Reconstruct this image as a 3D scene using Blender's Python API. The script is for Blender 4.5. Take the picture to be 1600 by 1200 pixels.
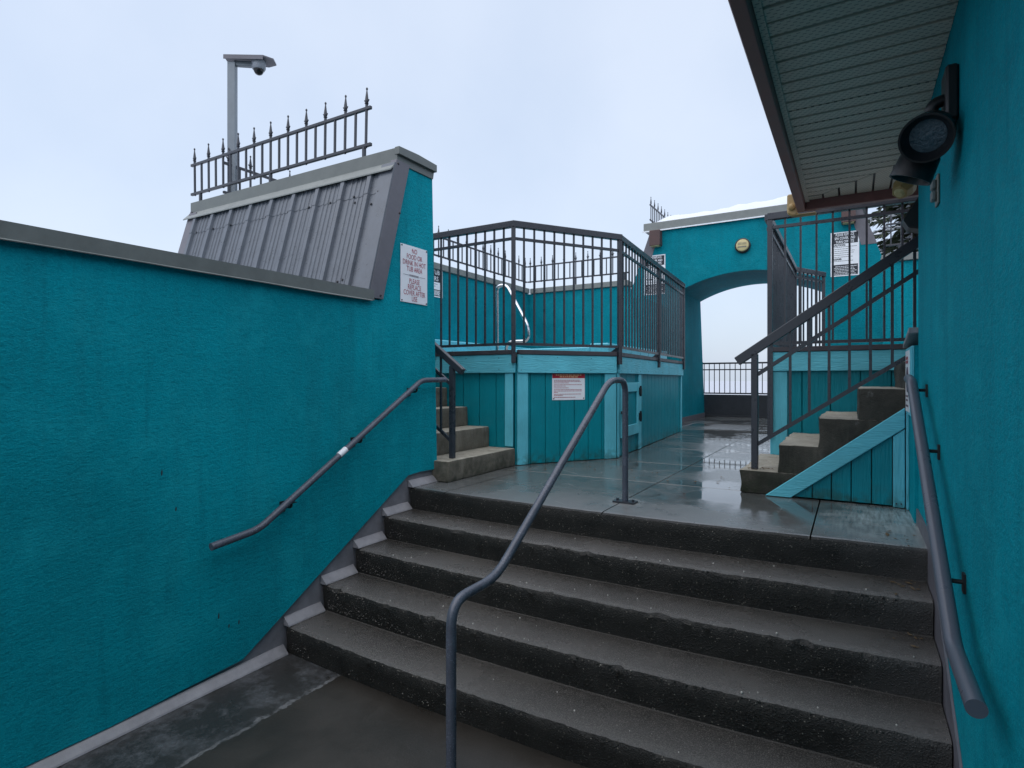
import bpy, bmesh, math, random
from mathutils import Vector, Matrix
from mathutils import noise as mnoise
random.seed(7)
R = math.radians
scene = bpy.context.scene
for o in list(bpy.data.objects):
    bpy.data.objects.remove(o, do_unlink=True)
C = scene.collection

# ------------------------------------------------------------------ camera
cam = bpy.data.cameras.new('camera')
cam.sensor_width = 36.0
cam.lens = 900.0 / 1600.0 * 36.0
cam.clip_start = 0.03
cam.clip_end = 9000
cam.shift_y = -7.0 / 1600.0
cam_o = bpy.data.objects.new('camera', cam)
C.objects.link(cam_o)
cam_o.location = (0, 0, 0.84)
cam_o.rotation_euler = (R(90), 0, R(30.6))
scene.camera = cam_o

# ------------------------------------------------------------------ world and sun
SUN_EL, SUN_AZ = R(70), R(182)          # azimuth clockwise from +Y
w = bpy.data.worlds.new('World')
scene.world = w
w.use_nodes = True
wt = w.node_tree
wt.nodes.clear()
wo = wt.nodes.new('ShaderNodeOutputWorld')
sky = wt.nodes.new('ShaderNodeTexSky')
sky.sky_type = 'NISHITA'
sky.sun_disc = False
sky.sun_elevation = SUN_EL
sky.sun_rotation = SUN_AZ
sky.air_density = 1.0
sky.dust_density = 3.0
b1 = wt.nodes.new('ShaderNodeBackground')
b1.inputs[1].default_value = 0.05
wt.links.new(sky.outputs[0], b1.inputs[0])
b2 = wt.nodes.new('ShaderNodeBackground')
wtc = wt.nodes.new('ShaderNodeTexCoord')
wn = wt.nodes.new('ShaderNodeTexNoise')
wn.inputs['Scale'].default_value = 2.1
wn.inputs['Detail'].default_value = 5
wt.links.new(wtc.outputs['Generated'], wn.inputs[0])
wr = wt.nodes.new('ShaderNodeValToRGB')
wr.color_ramp.elements[0].position = 0.3
wr.color_ramp.elements[0].color = (0.52, 0.61, 0.75, 1)
wr.color_ramp.elements[1].position = 0.7
wr.color_ramp.elements[1].color = (0.66, 0.73, 0.84, 1)
wt.links.new(wn.outputs[0], wr.inputs[0])
wt.links.new(wr.outputs[0], b2.inputs[0])
b2.inputs[1].default_value = 0.85
wa = wt.nodes.new('ShaderNodeAddShader')
wt.links.new(b1.outputs[0], wa.inputs[0])
wt.links.new(b2.outputs[0], wa.inputs[1])
wt.links.new(wa.outputs[0], wo.inputs[0])

sl = bpy.data.lights.new('sun', 'SUN')
sl.energy = 1.5
sl.angle = R(100)
sl.color = (1.0, 0.97, 0.93)
so = bpy.data.objects.new('sun', sl)
C.objects.link(so)
sdir = Vector((math.sin(SUN_AZ) * math.cos(SUN_EL), math.cos(SUN_AZ) * math.cos(SUN_EL), math.sin(SUN_EL)))
so.rotation_euler = sdir.to_track_quat('Z', 'Y').to_euler()
so.location = (0, 0, 30)

vs = scene.view_settings
vs.view_transform = 'Standard'
vs.look = 'None'
vs.gamma = 1.0
vs.exposure = 0.2
vs.use_curve_mapping = False

# ------------------------------------------------------------------ materials
class NT:
    def __init__(s, name):
        s.m = bpy.data.materials.new(name)
        s.m.use_nodes = True
        s.t = s.m.node_tree
        s.b = s.t.nodes['Principled BSDF']
        g = s.t.nodes.new('ShaderNodeNewGeometry')
        s.pos = g.outputs['Position']
        s.nrm = g.outputs['Normal']
    def n(s, typ, **kw):
        nd = s.t.nodes.new(typ)
        for k, v in kw.items():
            setattr(nd, k, v)
        return nd
    def l(s, a, b):
        s.t.links.new(a, b)
    def scaled(s, sc):
        m = s.n('ShaderNodeMapping')
        m.inputs['Scale'].default_value = sc
        s.l(s.pos, m.inputs[0])
        return m.outputs[0]
    def noise(s, scale, detail=4, rough=0.55, vec=None):
        nd = s.n('ShaderNodeTexNoise')
        nd.inputs['Scale'].default_value = scale
        nd.inputs['Detail'].default_value = detail
        nd.inputs['Roughness'].default_value = rough
        s.l(vec if vec is not None else s.pos, nd.inputs['Vector'])
        return nd.outputs[0]
    def vor(s, scale, feat='F1', out=0, vec=None):
        nd = s.n('ShaderNodeTexVoronoi', feature=feat)
        nd.inputs['Scale'].default_value = scale
        s.l(vec if vec is not None else s.pos, nd.inputs['Vector'])
        return nd.outputs[out]
    def ramp(s, fac, stops):
        r = s.n('ShaderNodeValToRGB')
        e = r.color_ramp.elements
        while len(e) < len(stops):
            e.new(0.5)
        for i, (p, c) in enumerate(stops):
            e[i].position = p
            if not isinstance(c, (tuple, list)):
                c = (c, c, c)
            e[i].color = (c[0], c[1], c[2], 1)
        s.l(fac, r.inputs[0])
        return r.outputs[0]
    def mix(s, fac, a, b, mode='MIX'):
        m = s.n('ShaderNodeMix', data_type='RGBA', blend_type=mode)
        for val, idx in ((fac, 0), (a, 6), (b, 7)):
            if hasattr(val, 'is_output'):
                s.l(val, m.inputs[idx])
            elif idx == 0:
                m.inputs[0].default_value = val
            else:
                m.inputs[idx].default_value = (val[0], val[1], val[2], 1)
        return m.outputs[2]
    def math(s, op, a, b=0.0, clamp=False):
        m = s.n('ShaderNodeMath', operation=op)
        m.use_clamp = clamp
        for val, idx in ((a, 0), (b, 1)):
            if hasattr(val, 'is_output'):
                s.l(val, m.inputs[idx])
            else:
                m.inputs[idx].default_value = val
        return m.outputs[0]
    def sep(s):
        x = s.n('ShaderNodeSeparateXYZ')
        s.l(s.pos, x.inputs[0])
        return x.outputs
    def rand(s):
        return s.n('ShaderNodeObjectInfo').outputs['Random']
    def out(s, col=None, rough=None, bump=None, bstr=0.3, bdist=0.01, metal=None, spec=None, coat=None):
        def put(inp, v):
            if v is None:
                return
            if hasattr(v, 'is_output'):
                s.l(v, s.b.inputs[inp])
            elif isinstance(v, (tuple, list)):
                s.b.inputs[inp].default_value = (v[0], v[1], v[2], 1)
            else:
                s.b.inputs[inp].default_value = v
        put('Base Color', col)
        put('Roughness', rough)
        put('Metallic', metal)
        put('Specular IOR Level', spec)
        put('Coat Weight', coat)
        if bump is not None:
            bn = s.n('ShaderNodeBump')
            bn.inputs['Strength'].default_value = bstr
            bn.inputs['Distance'].default_value = bdist
            s.l(bump, bn.inputs['Height'])
            s.l(bn.outputs[0], s.b.inputs['Normal'])
        return s.m

def sc3(c, k):
    return (c[0] * k, c[1] * k, c[2] * k)

def mat_stucco(name, col, coarse=1.0):
    t = NT(name)
    big = t.noise(0.9, 4, 0.6)
    streak = t.noise(1.0, 5, 0.65, t.scaled((7, 7, 0.55)))
    fine = t.noise(105 * coarse, 4, 0.85, t.scaled((1, 1, 1.8)))
    mid = t.noise(34 * coarse, 4, 0.7, t.scaled((1, 1, 1.7)))
    c = t.mix(t.ramp(big, [(0.32, 0), (0.7, 1)]), sc3(col, 0.80), sc3(col, 1.17))
    c = t.mix(t.math('MULTIPLY', t.ramp(streak, [(0.46, 0), (0.72, 1)]), 0.42), c, sc3((col[0] + .012, col[1], col[2]), 0.62))
    c = t.mix(t.math('MULTIPLY', t.ramp(fine, [(0.50, 0), (0.64, 1)]), 0.50), c, (col[0] + .025, col[1] * 1.6, col[2] * 1.5))
    c = t.mix(t.math('MULTIPLY', t.ramp(mid, [(0.30, 1), (0.5, 0)]), 0.4), c, sc3(col, 0.55))
    blot = t.noise(2.7, 6, 0.72)
    c = t.mix(t.math('MULTIPLY', t.ramp(blot, [(0.50, 0), (0.64, 1)]), 0.46), c, (0.012, col[1] * 1.30, col[2] * 1.24))
    c = t.mix(t.math('MULTIPLY', t.ramp(t.noise(1.0, 6, 0.7, t.scaled((13, 13, 0.9))), [(0.57, 0), (0.70, 1)]), 0.28), c, (0.004, col[1] * 0.50, col[2] * 0.50))
    trowel = t.noise(1.0, 3, 0.6, t.scaled((5, 5, 16)))
    h = t.math('ADD', t.math('MULTIPLY', fine, 0.6), t.math('ADD', t.math('MULTIPLY', mid, 1.0), t.math('MULTIPLY', trowel, 0.55)))
    return t.out(c, t.ramp(mid, [(0.3, 0.6), (0.7, 0.85)]), h, 0.9, 0.008, spec=0.08)

def mat_wood(name, col, grain=1.0, horiz=False, dirt=0.0):
    t = NT(name)
    sc = (9, 9, 130) if horiz else (80, 80, 3.5)
    g = t.noise(1.0, 5, 0.62, t.scaled(sc))
    wv = t.n('ShaderNodeTexNoise')
    wv.inputs['Scale'].default_value = 1.0
    wv.inputs['Detail'].default_value = 2
    wv.inputs['Distortion'].default_value = 1.6
    t.l(t.scaled((6, 6, 75) if horiz else (55, 55, 4)), wv.inputs['Vector'])
    big = t.noise(3.0, 4)
    rnd = t.rand()
    c = t.mix(t.ramp(big, [(0.3, 0), (0.7, 1)]), sc3(col, 0.86), sc3(col, 1.10))
    c = t.mix(t.math('MULTIPLY', rnd, 0.22), c, sc3(col, 0.68))
    c = t.mix(t.math('MULTIPLY', t.ramp(g, [(0.55, 0), (0.75, 1)]), 0.28), c, sc3(col, 0.55))
    if dirt:
        z = t.sep()[2]
        low = t.math('MULTIPLY', t.ramp(z, [(0.0, 1), (0.16, 0)]), t.ramp(t.noise(14, 4), [(0.42, 0), (0.62, 1)]))
        c = t.mix(t.math('MULTIPLY', low, dirt), c, (0.03, 0.05, 0.025))
    h = t.math('ADD', t.math('MULTIPLY', g, 0.5 * grain), t.math('MULTIPLY', wv.outputs[0], 0.9 * grain))
    return t.out(c, t.ramp(g, [(0.3, 0.36), (0.7, 0.55)]), h, 0.9, 0.008, spec=0.35)

def mat_paint(name, col, rough=0.38, var=0.12, bump=0.1, metal=0.0, drops=False):
    t = NT(name)
    n = t.noise(9, 5, 0.65)
    f = t.noise(160, 3)
    c = t.mix(t.ramp(n, [(0.3, 0), (0.72, 1)]), sc3(col, 1 - var), sc3(col, 1 + var))
    if drops:
        v = t.vor(120)
        d = t.ramp(v, [(0.16, 1), (0.26, 0)])
        c = t.mix(t.math('MULTIPLY', t.math('MULTIPLY', d, t.ramp(t.noise(5, 3), [(0.4, 0.2), (0.6, 1)])), 0.75), c, sc3(col, 2.6))  # water drops: their bright glints are painted into the colour
        f = t.math('ADD', f, t.math('MULTIPLY', d, 1.6))
    return t.out(c, t.ramp(n, [(0.3, rough * 0.75), (0.75, min(1, rough * 1.3))]), f, bump, 0.003, metal=metal)

TEALC = (0.0, 0.305, 0.385)
M = {}
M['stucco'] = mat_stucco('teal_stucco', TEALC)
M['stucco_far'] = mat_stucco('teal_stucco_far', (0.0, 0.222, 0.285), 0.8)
M['siding'] = mat_wood('teal_siding', (0.0, 0.245, 0.305), 0.8, False, 0.7)
M['siding_dark'] = mat_paint('chipped_stucco', (0.02, 0.045, 0.05), 0.8)
M['trim'] = mat_wood('aqua_trim', (0.13, 0.56, 0.68), 1.0, True)
M['trim_v'] = mat_wood('aqua_trim_upright', (0.13, 0.56, 0.68), 1.0, False, 0.6)
M['door'] = mat_wood('aqua_door', (0.13, 0.56, 0.67), 1.0, False, 0.5)
M['rail'] = mat_paint('dark_rail_paint', (0.038, 0.041, 0.052), 0.30, 0.18, 0.12)
M['tube'] = mat_paint('wet_tube_paint', (0.085, 0.095, 0.125), 0.26, 0.22, 0.35, drops=True)
M['smooth_rail'] = mat_paint('smooth_rail_paint', (0.095, 0.102, 0.130), 0.32, 0.03, 0.0)
M['coping'] = mat_paint('coping_metal', (0.145, 0.158, 0.150), 0.45, 0.13, 0.08)
M['coping_light'] = mat_paint('coping_drip_metal', (0.205, 0.22, 0.212), 0.42, 0.1, 0.06)
M['flash'] = mat_paint('grey_flashing', (0.140, 0.134, 0.155), 0.45, 0.16, 0.08)
M['flash_light'] = mat_paint('pale_cant_flashing', (0.27, 0.265, 0.285), 0.5, 0.22, 0.2)
M['flash_base'] = mat_paint('base_flashing_metal', (0.225, 0.220, 0.245), 0.45, 0.22, 0.15)
M['panel'] = mat_paint('ribbed_metal', (0.115, 0.127, 0.150), 0.32, 0.16, 0.05)
M['dark'] = mat_paint('dark_metal', (0.012, 0.012, 0.014), 0.4, 0.2, 0.1)
M['screw'] = mat_paint('screw_steel', (0.035, 0.034, 0.04), 0.4)
M['brown'] = mat_paint('brown_fascia', (0.27, 0.105, 0.095), 0.4, 0.16, 0.1)
M['brownbox'] = mat_paint('brown_box', (0.085, 0.045, 0.042), 0.5, 0.15, 0.1)
M['nosing'] = mat_paint('deck_edging', (0.055, 0.048, 0.056), 0.4, 0.2, 0.1)
M['beige'] = mat_paint('beige_plastic', (0.42, 0.29, 0.12), 0.45, 0.12, 0.08)
M['cream'] = mat_paint('cream_lens', (0.62, 0.52, 0.26), 0.35, 0.1, 0.05)
M['white'] = mat_paint('sign_white', (0.86, 0.88, 0.92), 0.4, 0.03, 0.03)
M['black'] = mat_paint('sign_black', (0.018, 0.020, 0.030), 0.4, 0.1, 0.03)
M['red'] = mat_paint('sign_red', (0.42, 0.012, 0.03), 0.4, 0.08, 0.03)
M['ink_red'] = mat_paint('ink_red', (0.40, 0.02, 0.06), 0.5)
M['ink_dark'] = mat_paint('ink_dark', (0.10, 0.05, 0.09), 0.5)
M['yellow'] = mat_paint('ink_yellow', (0.75, 0.5, 0.25), 0.5)
M['grey_plate'] = mat_paint('grey_plate', (0.20, 0.19, 0.16), 0.45)
M['membrane'] = mat_paint('deck_membrane', (0.20, 0.22, 0.22), 0.5)
M['tubwhite'] = mat_paint('pale_aqua_fibreglass', (0.12, 0.52, 0.66), 0.3, 0.08, 0.05)
M['gate'] = mat_paint('gate_panel', (0.040, 0.043, 0.052), 0.45, 0.2, 0.1)
M['camwhite'] = mat_paint('camera_housing', (0.30, 0.32, 0.36), 0.4)
M['pole'] = mat_paint('galvanised_pole', (0.20, 0.225, 0.25), 0.42, 0.1, 0.05, 0.3)

t = NT('chrome')
M['chrome'] = t.out((0.75, 0.76, 0.78), 0.10, metal=1.0)
t = NT('lamp_glass')
nn = t.noise(90, 4)
M['lens'] = t.out(t.mix(t.ramp(nn, [(0.2, 0), (0.6, 1)]), (0.035, 0.060, 0.080), (0.09, 0.13, 0.16)), 0.12, nn, 0.7, 0.01)
t = NT('black_glass')
M['glass'] = t.out((0.01, 0.01, 0.012), 0.05)

def mat_tread():
    t = NT('wet_step_tread')
    rnd = t.rand()
    off = t.n('ShaderNodeVectorMath', operation='ADD')
    t.l(t.pos, off.inputs[0])
    cmb = t.n('ShaderNodeCombineXYZ')
    t.l(t.math('MULTIPLY', rnd, 37.0), cmb.inputs[0])
    t.l(cmb.outputs[0], off.inputs[1])
    big = t.noise(1.5, 6, 0.65, off.outputs[0])
    mid = t.noise(22, 5, 0.7)
    fine = t.noise(170, 4, 0.8)
    pv = t.vor(95, 'F1', 0)
    pc = t.vor(95, 'F1', 1)
    c = t.mix(t.ramp(big, [(0.35, 0), (0.66, 1)]), (0.016, 0.0145, 0.013), (0.060, 0.054, 0.048))
    c = t.mix(t.math('MULTIPLY', t.ramp(mid, [(0.40, 0), (0.75, 1)]), 0.4), c, (0.11, 0.102, 0.096))
    c = t.mix(t.math('MULTIPLY', t.ramp(fine, [(0.50, 0), (0.66, 1)]), 0.50), c, (0.19, 0.175, 0.16))
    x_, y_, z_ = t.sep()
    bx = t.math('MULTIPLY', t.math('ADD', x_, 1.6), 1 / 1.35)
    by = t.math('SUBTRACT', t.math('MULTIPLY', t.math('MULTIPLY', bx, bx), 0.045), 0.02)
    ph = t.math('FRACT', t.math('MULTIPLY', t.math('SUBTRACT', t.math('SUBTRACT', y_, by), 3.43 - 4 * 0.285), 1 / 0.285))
    wear_shade = t.math('ADD', ph, t.math('MULTIPLY', t.math('SUBTRACT', mid, 0.5), 0.5))
    c = t.mix(t.math('MULTIPLY', t.ramp(wear_shade, [(0.02, 1), (0.75, 0)]), 0.66), c, (0.138, 0.130, 0.124))  # worn pale nosing; its sheen and the shade at the back are painted in too
    c = t.mix(t.math('MULTIPLY', t.ramp(fine, [(0.52, 0), (0.64, 1)]), 0.28), c, (0.24, 0.225, 0.21))
    c = t.mix(t.math('MULTIPLY', t.ramp(fine, [(0.36, 1), (0.48, 0)]), 0.35), c, (0.022, 0.020, 0.018))
    sp = t.math('MULTIPLY', t.ramp(pv, [(0.10, 1), (0.2, 0)]), t.ramp(t.n('ShaderNodeSeparateColor').outputs[0] if False else t.noise(37, 2), [(0.64, 0), (0.70, 1)]))
    c = t.mix(sp, c, (0.42, 0.40, 0.36))
    rough = t.ramp(big, [(0.40, 0.10), (0.62, 0.36)])
    return t.out(c, rough, t.math('ADD', t.math('MULTIPLY', fine, 1.5), mid), 0.75, 0.006, spec=0.75)
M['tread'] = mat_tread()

def mat_riser():
    t = NT('exposed_aggregate_riser')
    v = t.vor(120)
    vc = t.n('ShaderNodeTexVoronoi')
    vc.inputs['Scale'].default_value = 120
    t.l(t.pos, vc.inputs[0])
    sepc = t.n('ShaderNodeSeparateColor')
    t.l(vc.outputs['Color'], sepc.inputs[0])
    n = t.noise(7, 5, 0.65)
    base = t.mix(t.ramp(n, [(0.3, 0), (0.7, 1)]), (0.011, 0.0105, 0.0095), (0.030, 0.028, 0.025))
    peb = t.ramp(sepc.outputs[0], [(0.0, (0.010, 0.010, 0.009)), (0.80, (0.016, 0.015, 0.014)), (0.94, (0.045, 0.040, 0.033)), (1.0, (0.22, 0.20, 0.17))])
    c = t.mix(t.ramp(v, [(0.30, 1), (0.48, 0)]), base, peb)
    # lighter smooth concrete at the right-hand end of the flight
    x = t.sep()[0]
    e = t.math('MULTIPLY', t.ramp(t.math('ADD', x, t.math('MULTIPLY', t.noise(5, 4), 0.5)), [(0.16, 0), (0.50, 1)]), 0.55)
    c = t.mix(e, c, (0.085, 0.082, 0.08))
    return t.out(c, t.ramp(n, [(0.3, 0.3), (0.7, 0.6)]), t.math('ADD', t.math('MULTIPLY', t.ramp(v, [(0.1, 1), (0.55, 0)]), 0.55), t.noise(70, 6, 0.75)), 0.65, 0.007, spec=0.35)
M['riser'] = mat_riser()

def mat_slab():
    t = NT('wet_landing_concrete')
    big = t.noise(0.75, 5, 0.62)
    mid = t.noise(5.5, 5, 0.65)
    fine = t.noise(190, 3, 0.7)
    br = t.noise(1.0, 4, 0.6, t.scaled((60, 5, 1)))
    x, y, z = t.sep()
    rnd = t.rand()
    c = t.mix(t.ramp(mid, [(0.3, 0), (0.72, 1)]), (0.080, 0.085, 0.084), (0.145, 0.150, 0.147))
    c = t.mix(t.math('MULTIPLY', rnd, 0.3), c, (0.06, 0.063, 0.062))
    c = t.mix(t.math('MULTIPLY', t.ramp(fine, [(0.52, 0), (0.72, 1)]), 0.22), c, (0.22, 0.22, 0.215))
    # pale scuffed broom finish by the right-hand wall
    e = t.math('MULTIPLY', t.ramp(t.math('ADD', x, t.math('MULTIPLY', mid, 0.5)), [(0.05, 0), (0.34, 1)]), t.ramp(br, [(0.35, 0.25), (0.62, 1)]))
    e = t.math('MULTIPLY', e, t.ramp(t.math('MULTIPLY', y, 0.1), [(0.44, 1), (0.47, 0)]))
    c = t.mix(t.math('MULTIPLY', e, 0.95), c, (0.40, 0.45, 0.45))
    dx, dy = t.math('ADD', x, 1.338), t.math('MULTIPLY', t.math('SUBTRACT', y, 3.783), 0.8)
    rr = t.math('ADD', t.math('ADD', t.math('MULTIPLY', dx, dx), t.math('MULTIPLY', dy, dy)), t.math('MULTIPLY', t.math('SUBTRACT', t.noise(13, 5, 0.75), 0.5), 0.055))
    c = t.mix(t.math('MULTIPLY', t.ramp(rr, [(0.002, 1), (0.020, 0)]), 0.7), c, (0.30, 0.32, 0.32))
    # scratches of old sealant
    ne = t.ramp(t.math('ADD', t.math('MULTIPLY', y, 0.1), t.math('MULTIPLY', mid, 0.03)), [(0.370, 1), (0.425, 0)])
    c = t.mix(t.math('MULTIPLY', ne, 0.75), c, t.mix(t.ramp(fine, [(0.4, 0), (0.65, 1)]), (0.105, 0.110, 0.113), (0.205, 0.210, 0.215)))
    sv = t.vor(2.6, 'DISTANCE_TO_EDGE')
    sc = t.math('MULTIPLY', t.ramp(sv, [(0.0, 1), (0.012, 0)]), t.ramp(t.noise(3, 3), [(0.52, 0), (0.6, 1)]))
    c = t.mix(t.math('MULTIPLY', sc, 0.5), c, (0.32, 0.33, 0.33))
    dry = t.math('ADD', big, t.math('MULTIPLY', mid, 0.24))
    pud = t.ramp(dry, [(0.56, 0.0), (0.66, 1.0)])
    nearedge = t.ramp(t.math('MULTIPLY', y, 0.1), [(0.365, 1), (0.42, 0)])
    rough = t.math('ADD', t.math('MULTIPLY', pud, 0.20), 0.035)
    rough = t.math('ADD', rough, t.math('MULTIPLY', nearedge, 0.13))
    c = t.mix(t.math('MULTIPLY', t.math('MULTIPLY', t.math('SUBTRACT', 1.0, pud), t.math('SUBTRACT', 1.0, nearedge)), 0.45), c, (0.035, 0.04, 0.04))
    hgt = t.math('MULTIPLY', t.math('MULTIPLY', t.math('ADD', fine, mid), t.math('ADD', pud, nearedge)), 1.0)
    return t.out(c, rough, hgt, 0.10, 0.004, spec=0.95)
M['slab'] = mat_slab()

def mat_floor():
    t = NT('lower_floor_concrete')
    big = t.noise(1.3, 5, 0.6)
    mid = t.noise(8, 6, 0.7)
    fine = t.noise(220, 3, 0.7)
    x, y, z = t.sep()
    c = t.mix(t.ramp(big, [(0.3, 0), (0.7, 1)]), (0.020, 0.017, 0.014), (0.045, 0.040, 0.035))
    c = t.mix(t.math('MULTIPLY', t.ramp(fine, [(0.55, 0), (0.75, 1)]), 0.3), c, (0.15, 0.14, 0.13))
    strip = t.ramp(t.math('ADD', t.math('MULTIPLY', x, -1.0), t.math('MULTIPLY', mid, 0.12)), [(0.0, 0), (1.0, 0)])
    xs = t.math('ADD', x, t.math('MULTIPLY', mid, 0.10))
    inside = t.math('LESS_THAN', xs, -2.43)
    blot = t.math('MULTIPLY', t.ramp(t.noise(4.5, 7, 0.78), [(0.46, 0), (0.70, 1)]), t.ramp(t.noise(60, 5, 0.75), [(0.34, 0.25), (0.62, 1)]))
    c = t.mix(t.math('MULTIPLY', inside, 0.7), c, (0.034, 0.034, 0.034))
    c = t.mix(t.math('MULTIPLY', inside, t.math('MULTIPLY', blot, 0.8)), c, (0.20, 0.21, 0.23))
    edge = t.math('MULTIPLY', t.math('MULTIPLY', inside, t.math('GREATER_THAN', xs, -2.455)), t.ramp(t.noise(9, 5, 0.75), [(0.44, 0), (0.6, 1)]))
    c = t.mix(t.math('MULTIPLY', edge, 0.55), c, (0.24, 0.24, 0.245))
    return t.out(c, t.ramp(big, [(0.36, 0.2), (0.62, 0.5)]), t.math('ADD', fine, mid), 0.3, 0.004)
M['floor'] = mat_floor()
t = NT('dark_aggregate')
M['agg_dark'] = t.out(t.ramp(t.noise(60, 3), [(0.3, (0.008, 0.008, 0.007)), (0.6, (0.030, 0.027, 0.023)), (0.75, (0.075, 0.066, 0.054))]), 0.35)
t = NT('pale_aggregate')
M['agg_pale'] = t.out(t.ramp(t.noise(60, 3), [(0.3, (0.12, 0.11, 0.09)), (0.7, (0.36, 0.34, 0.30))]), 0.45)

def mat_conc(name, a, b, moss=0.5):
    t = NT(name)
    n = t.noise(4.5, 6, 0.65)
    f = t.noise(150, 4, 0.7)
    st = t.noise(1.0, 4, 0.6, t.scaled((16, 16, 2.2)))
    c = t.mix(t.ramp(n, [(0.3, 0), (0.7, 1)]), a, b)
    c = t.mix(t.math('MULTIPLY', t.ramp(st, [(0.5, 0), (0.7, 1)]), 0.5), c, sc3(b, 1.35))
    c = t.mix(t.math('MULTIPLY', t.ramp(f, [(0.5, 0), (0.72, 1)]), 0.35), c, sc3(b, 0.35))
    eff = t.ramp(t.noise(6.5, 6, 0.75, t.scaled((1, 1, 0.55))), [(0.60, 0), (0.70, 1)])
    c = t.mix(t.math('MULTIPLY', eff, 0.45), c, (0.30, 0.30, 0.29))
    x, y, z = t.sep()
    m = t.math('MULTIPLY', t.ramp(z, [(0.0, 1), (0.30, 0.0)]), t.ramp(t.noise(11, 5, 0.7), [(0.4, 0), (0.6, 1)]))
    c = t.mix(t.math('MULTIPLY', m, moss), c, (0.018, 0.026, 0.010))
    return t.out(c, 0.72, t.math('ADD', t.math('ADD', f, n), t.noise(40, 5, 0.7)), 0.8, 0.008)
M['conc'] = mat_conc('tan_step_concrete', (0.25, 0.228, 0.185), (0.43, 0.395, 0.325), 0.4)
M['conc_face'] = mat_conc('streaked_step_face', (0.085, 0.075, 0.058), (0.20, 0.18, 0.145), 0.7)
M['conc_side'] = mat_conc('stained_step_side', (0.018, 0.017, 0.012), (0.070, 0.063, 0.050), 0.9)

t = NT('soffit_vinyl')
x_, y_, z_ = t.sep()
ry = t.math('MULTIPLY', y_, 62.0)
row = t.math('FLOOR', ry)
px = t.math('FRACT', t.math('ADD', t.math('MULTIPLY', x_, 30.0), t.math('MULTIPLY', row, 0.37)))
py = t.math('FRACT', ry)
hole = t.math('MULTIPLY', t.math('LESS_THAN', px, 0.42), t.math('LESS_THAN', py, 0.34))
sn = t.noise(3, 4)
c = t.mix(t.ramp(sn, [(0.3, 0), (0.7, 1)]), (0.60, 0.53, 0.45), (0.70, 0.62, 0.53))
c = t.mix(t.math('MULTIPLY', hole, 0.6), c, (0.03, 0.03, 0.03))
M['soffit'] = t.out(c, 0.5)
t = NT('snow')
sn = t.noise(5, 5)
M['snow'] = t.out(t.mix(sn, (0.66, 0.70, 0.76), (0.74, 0.77, 0.82)), 0.7, t.noise(30, 4), 0.3, 0.02)
t = NT('snow_ground')
M['snow_ground'] = t.out(t.mix(t.noise(0.02, 4), (0.455, 0.480, 0.540), (0.485, 0.510, 0.565)), 0.9)
t = NT('needles')
M['needles'] = t.out(t.mix(t.noise(3, 3), (0.018, 0.030, 0.014), (0.055, 0.070, 0.035)), 0.7)
t = NT('bark')
M['bark'] = t.out((0.05, 0.038, 0.03), 0.9)
t = NT('leaf_litter')
M['litter'] = t.out(t.mix(t.noise(30, 3), (0.05, 0.03, 0.012), (0.14, 0.09, 0.04)), 0.8)
t = NT('pebble')
M['pebble'] = t.out(t.mix(t.rand(), (0.35, 0.33, 0.30), (0.6, 0.58, 0.54)), 0.6)

# ------------------------------------------------------------------ mesh helpers
BASE = {}

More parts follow.
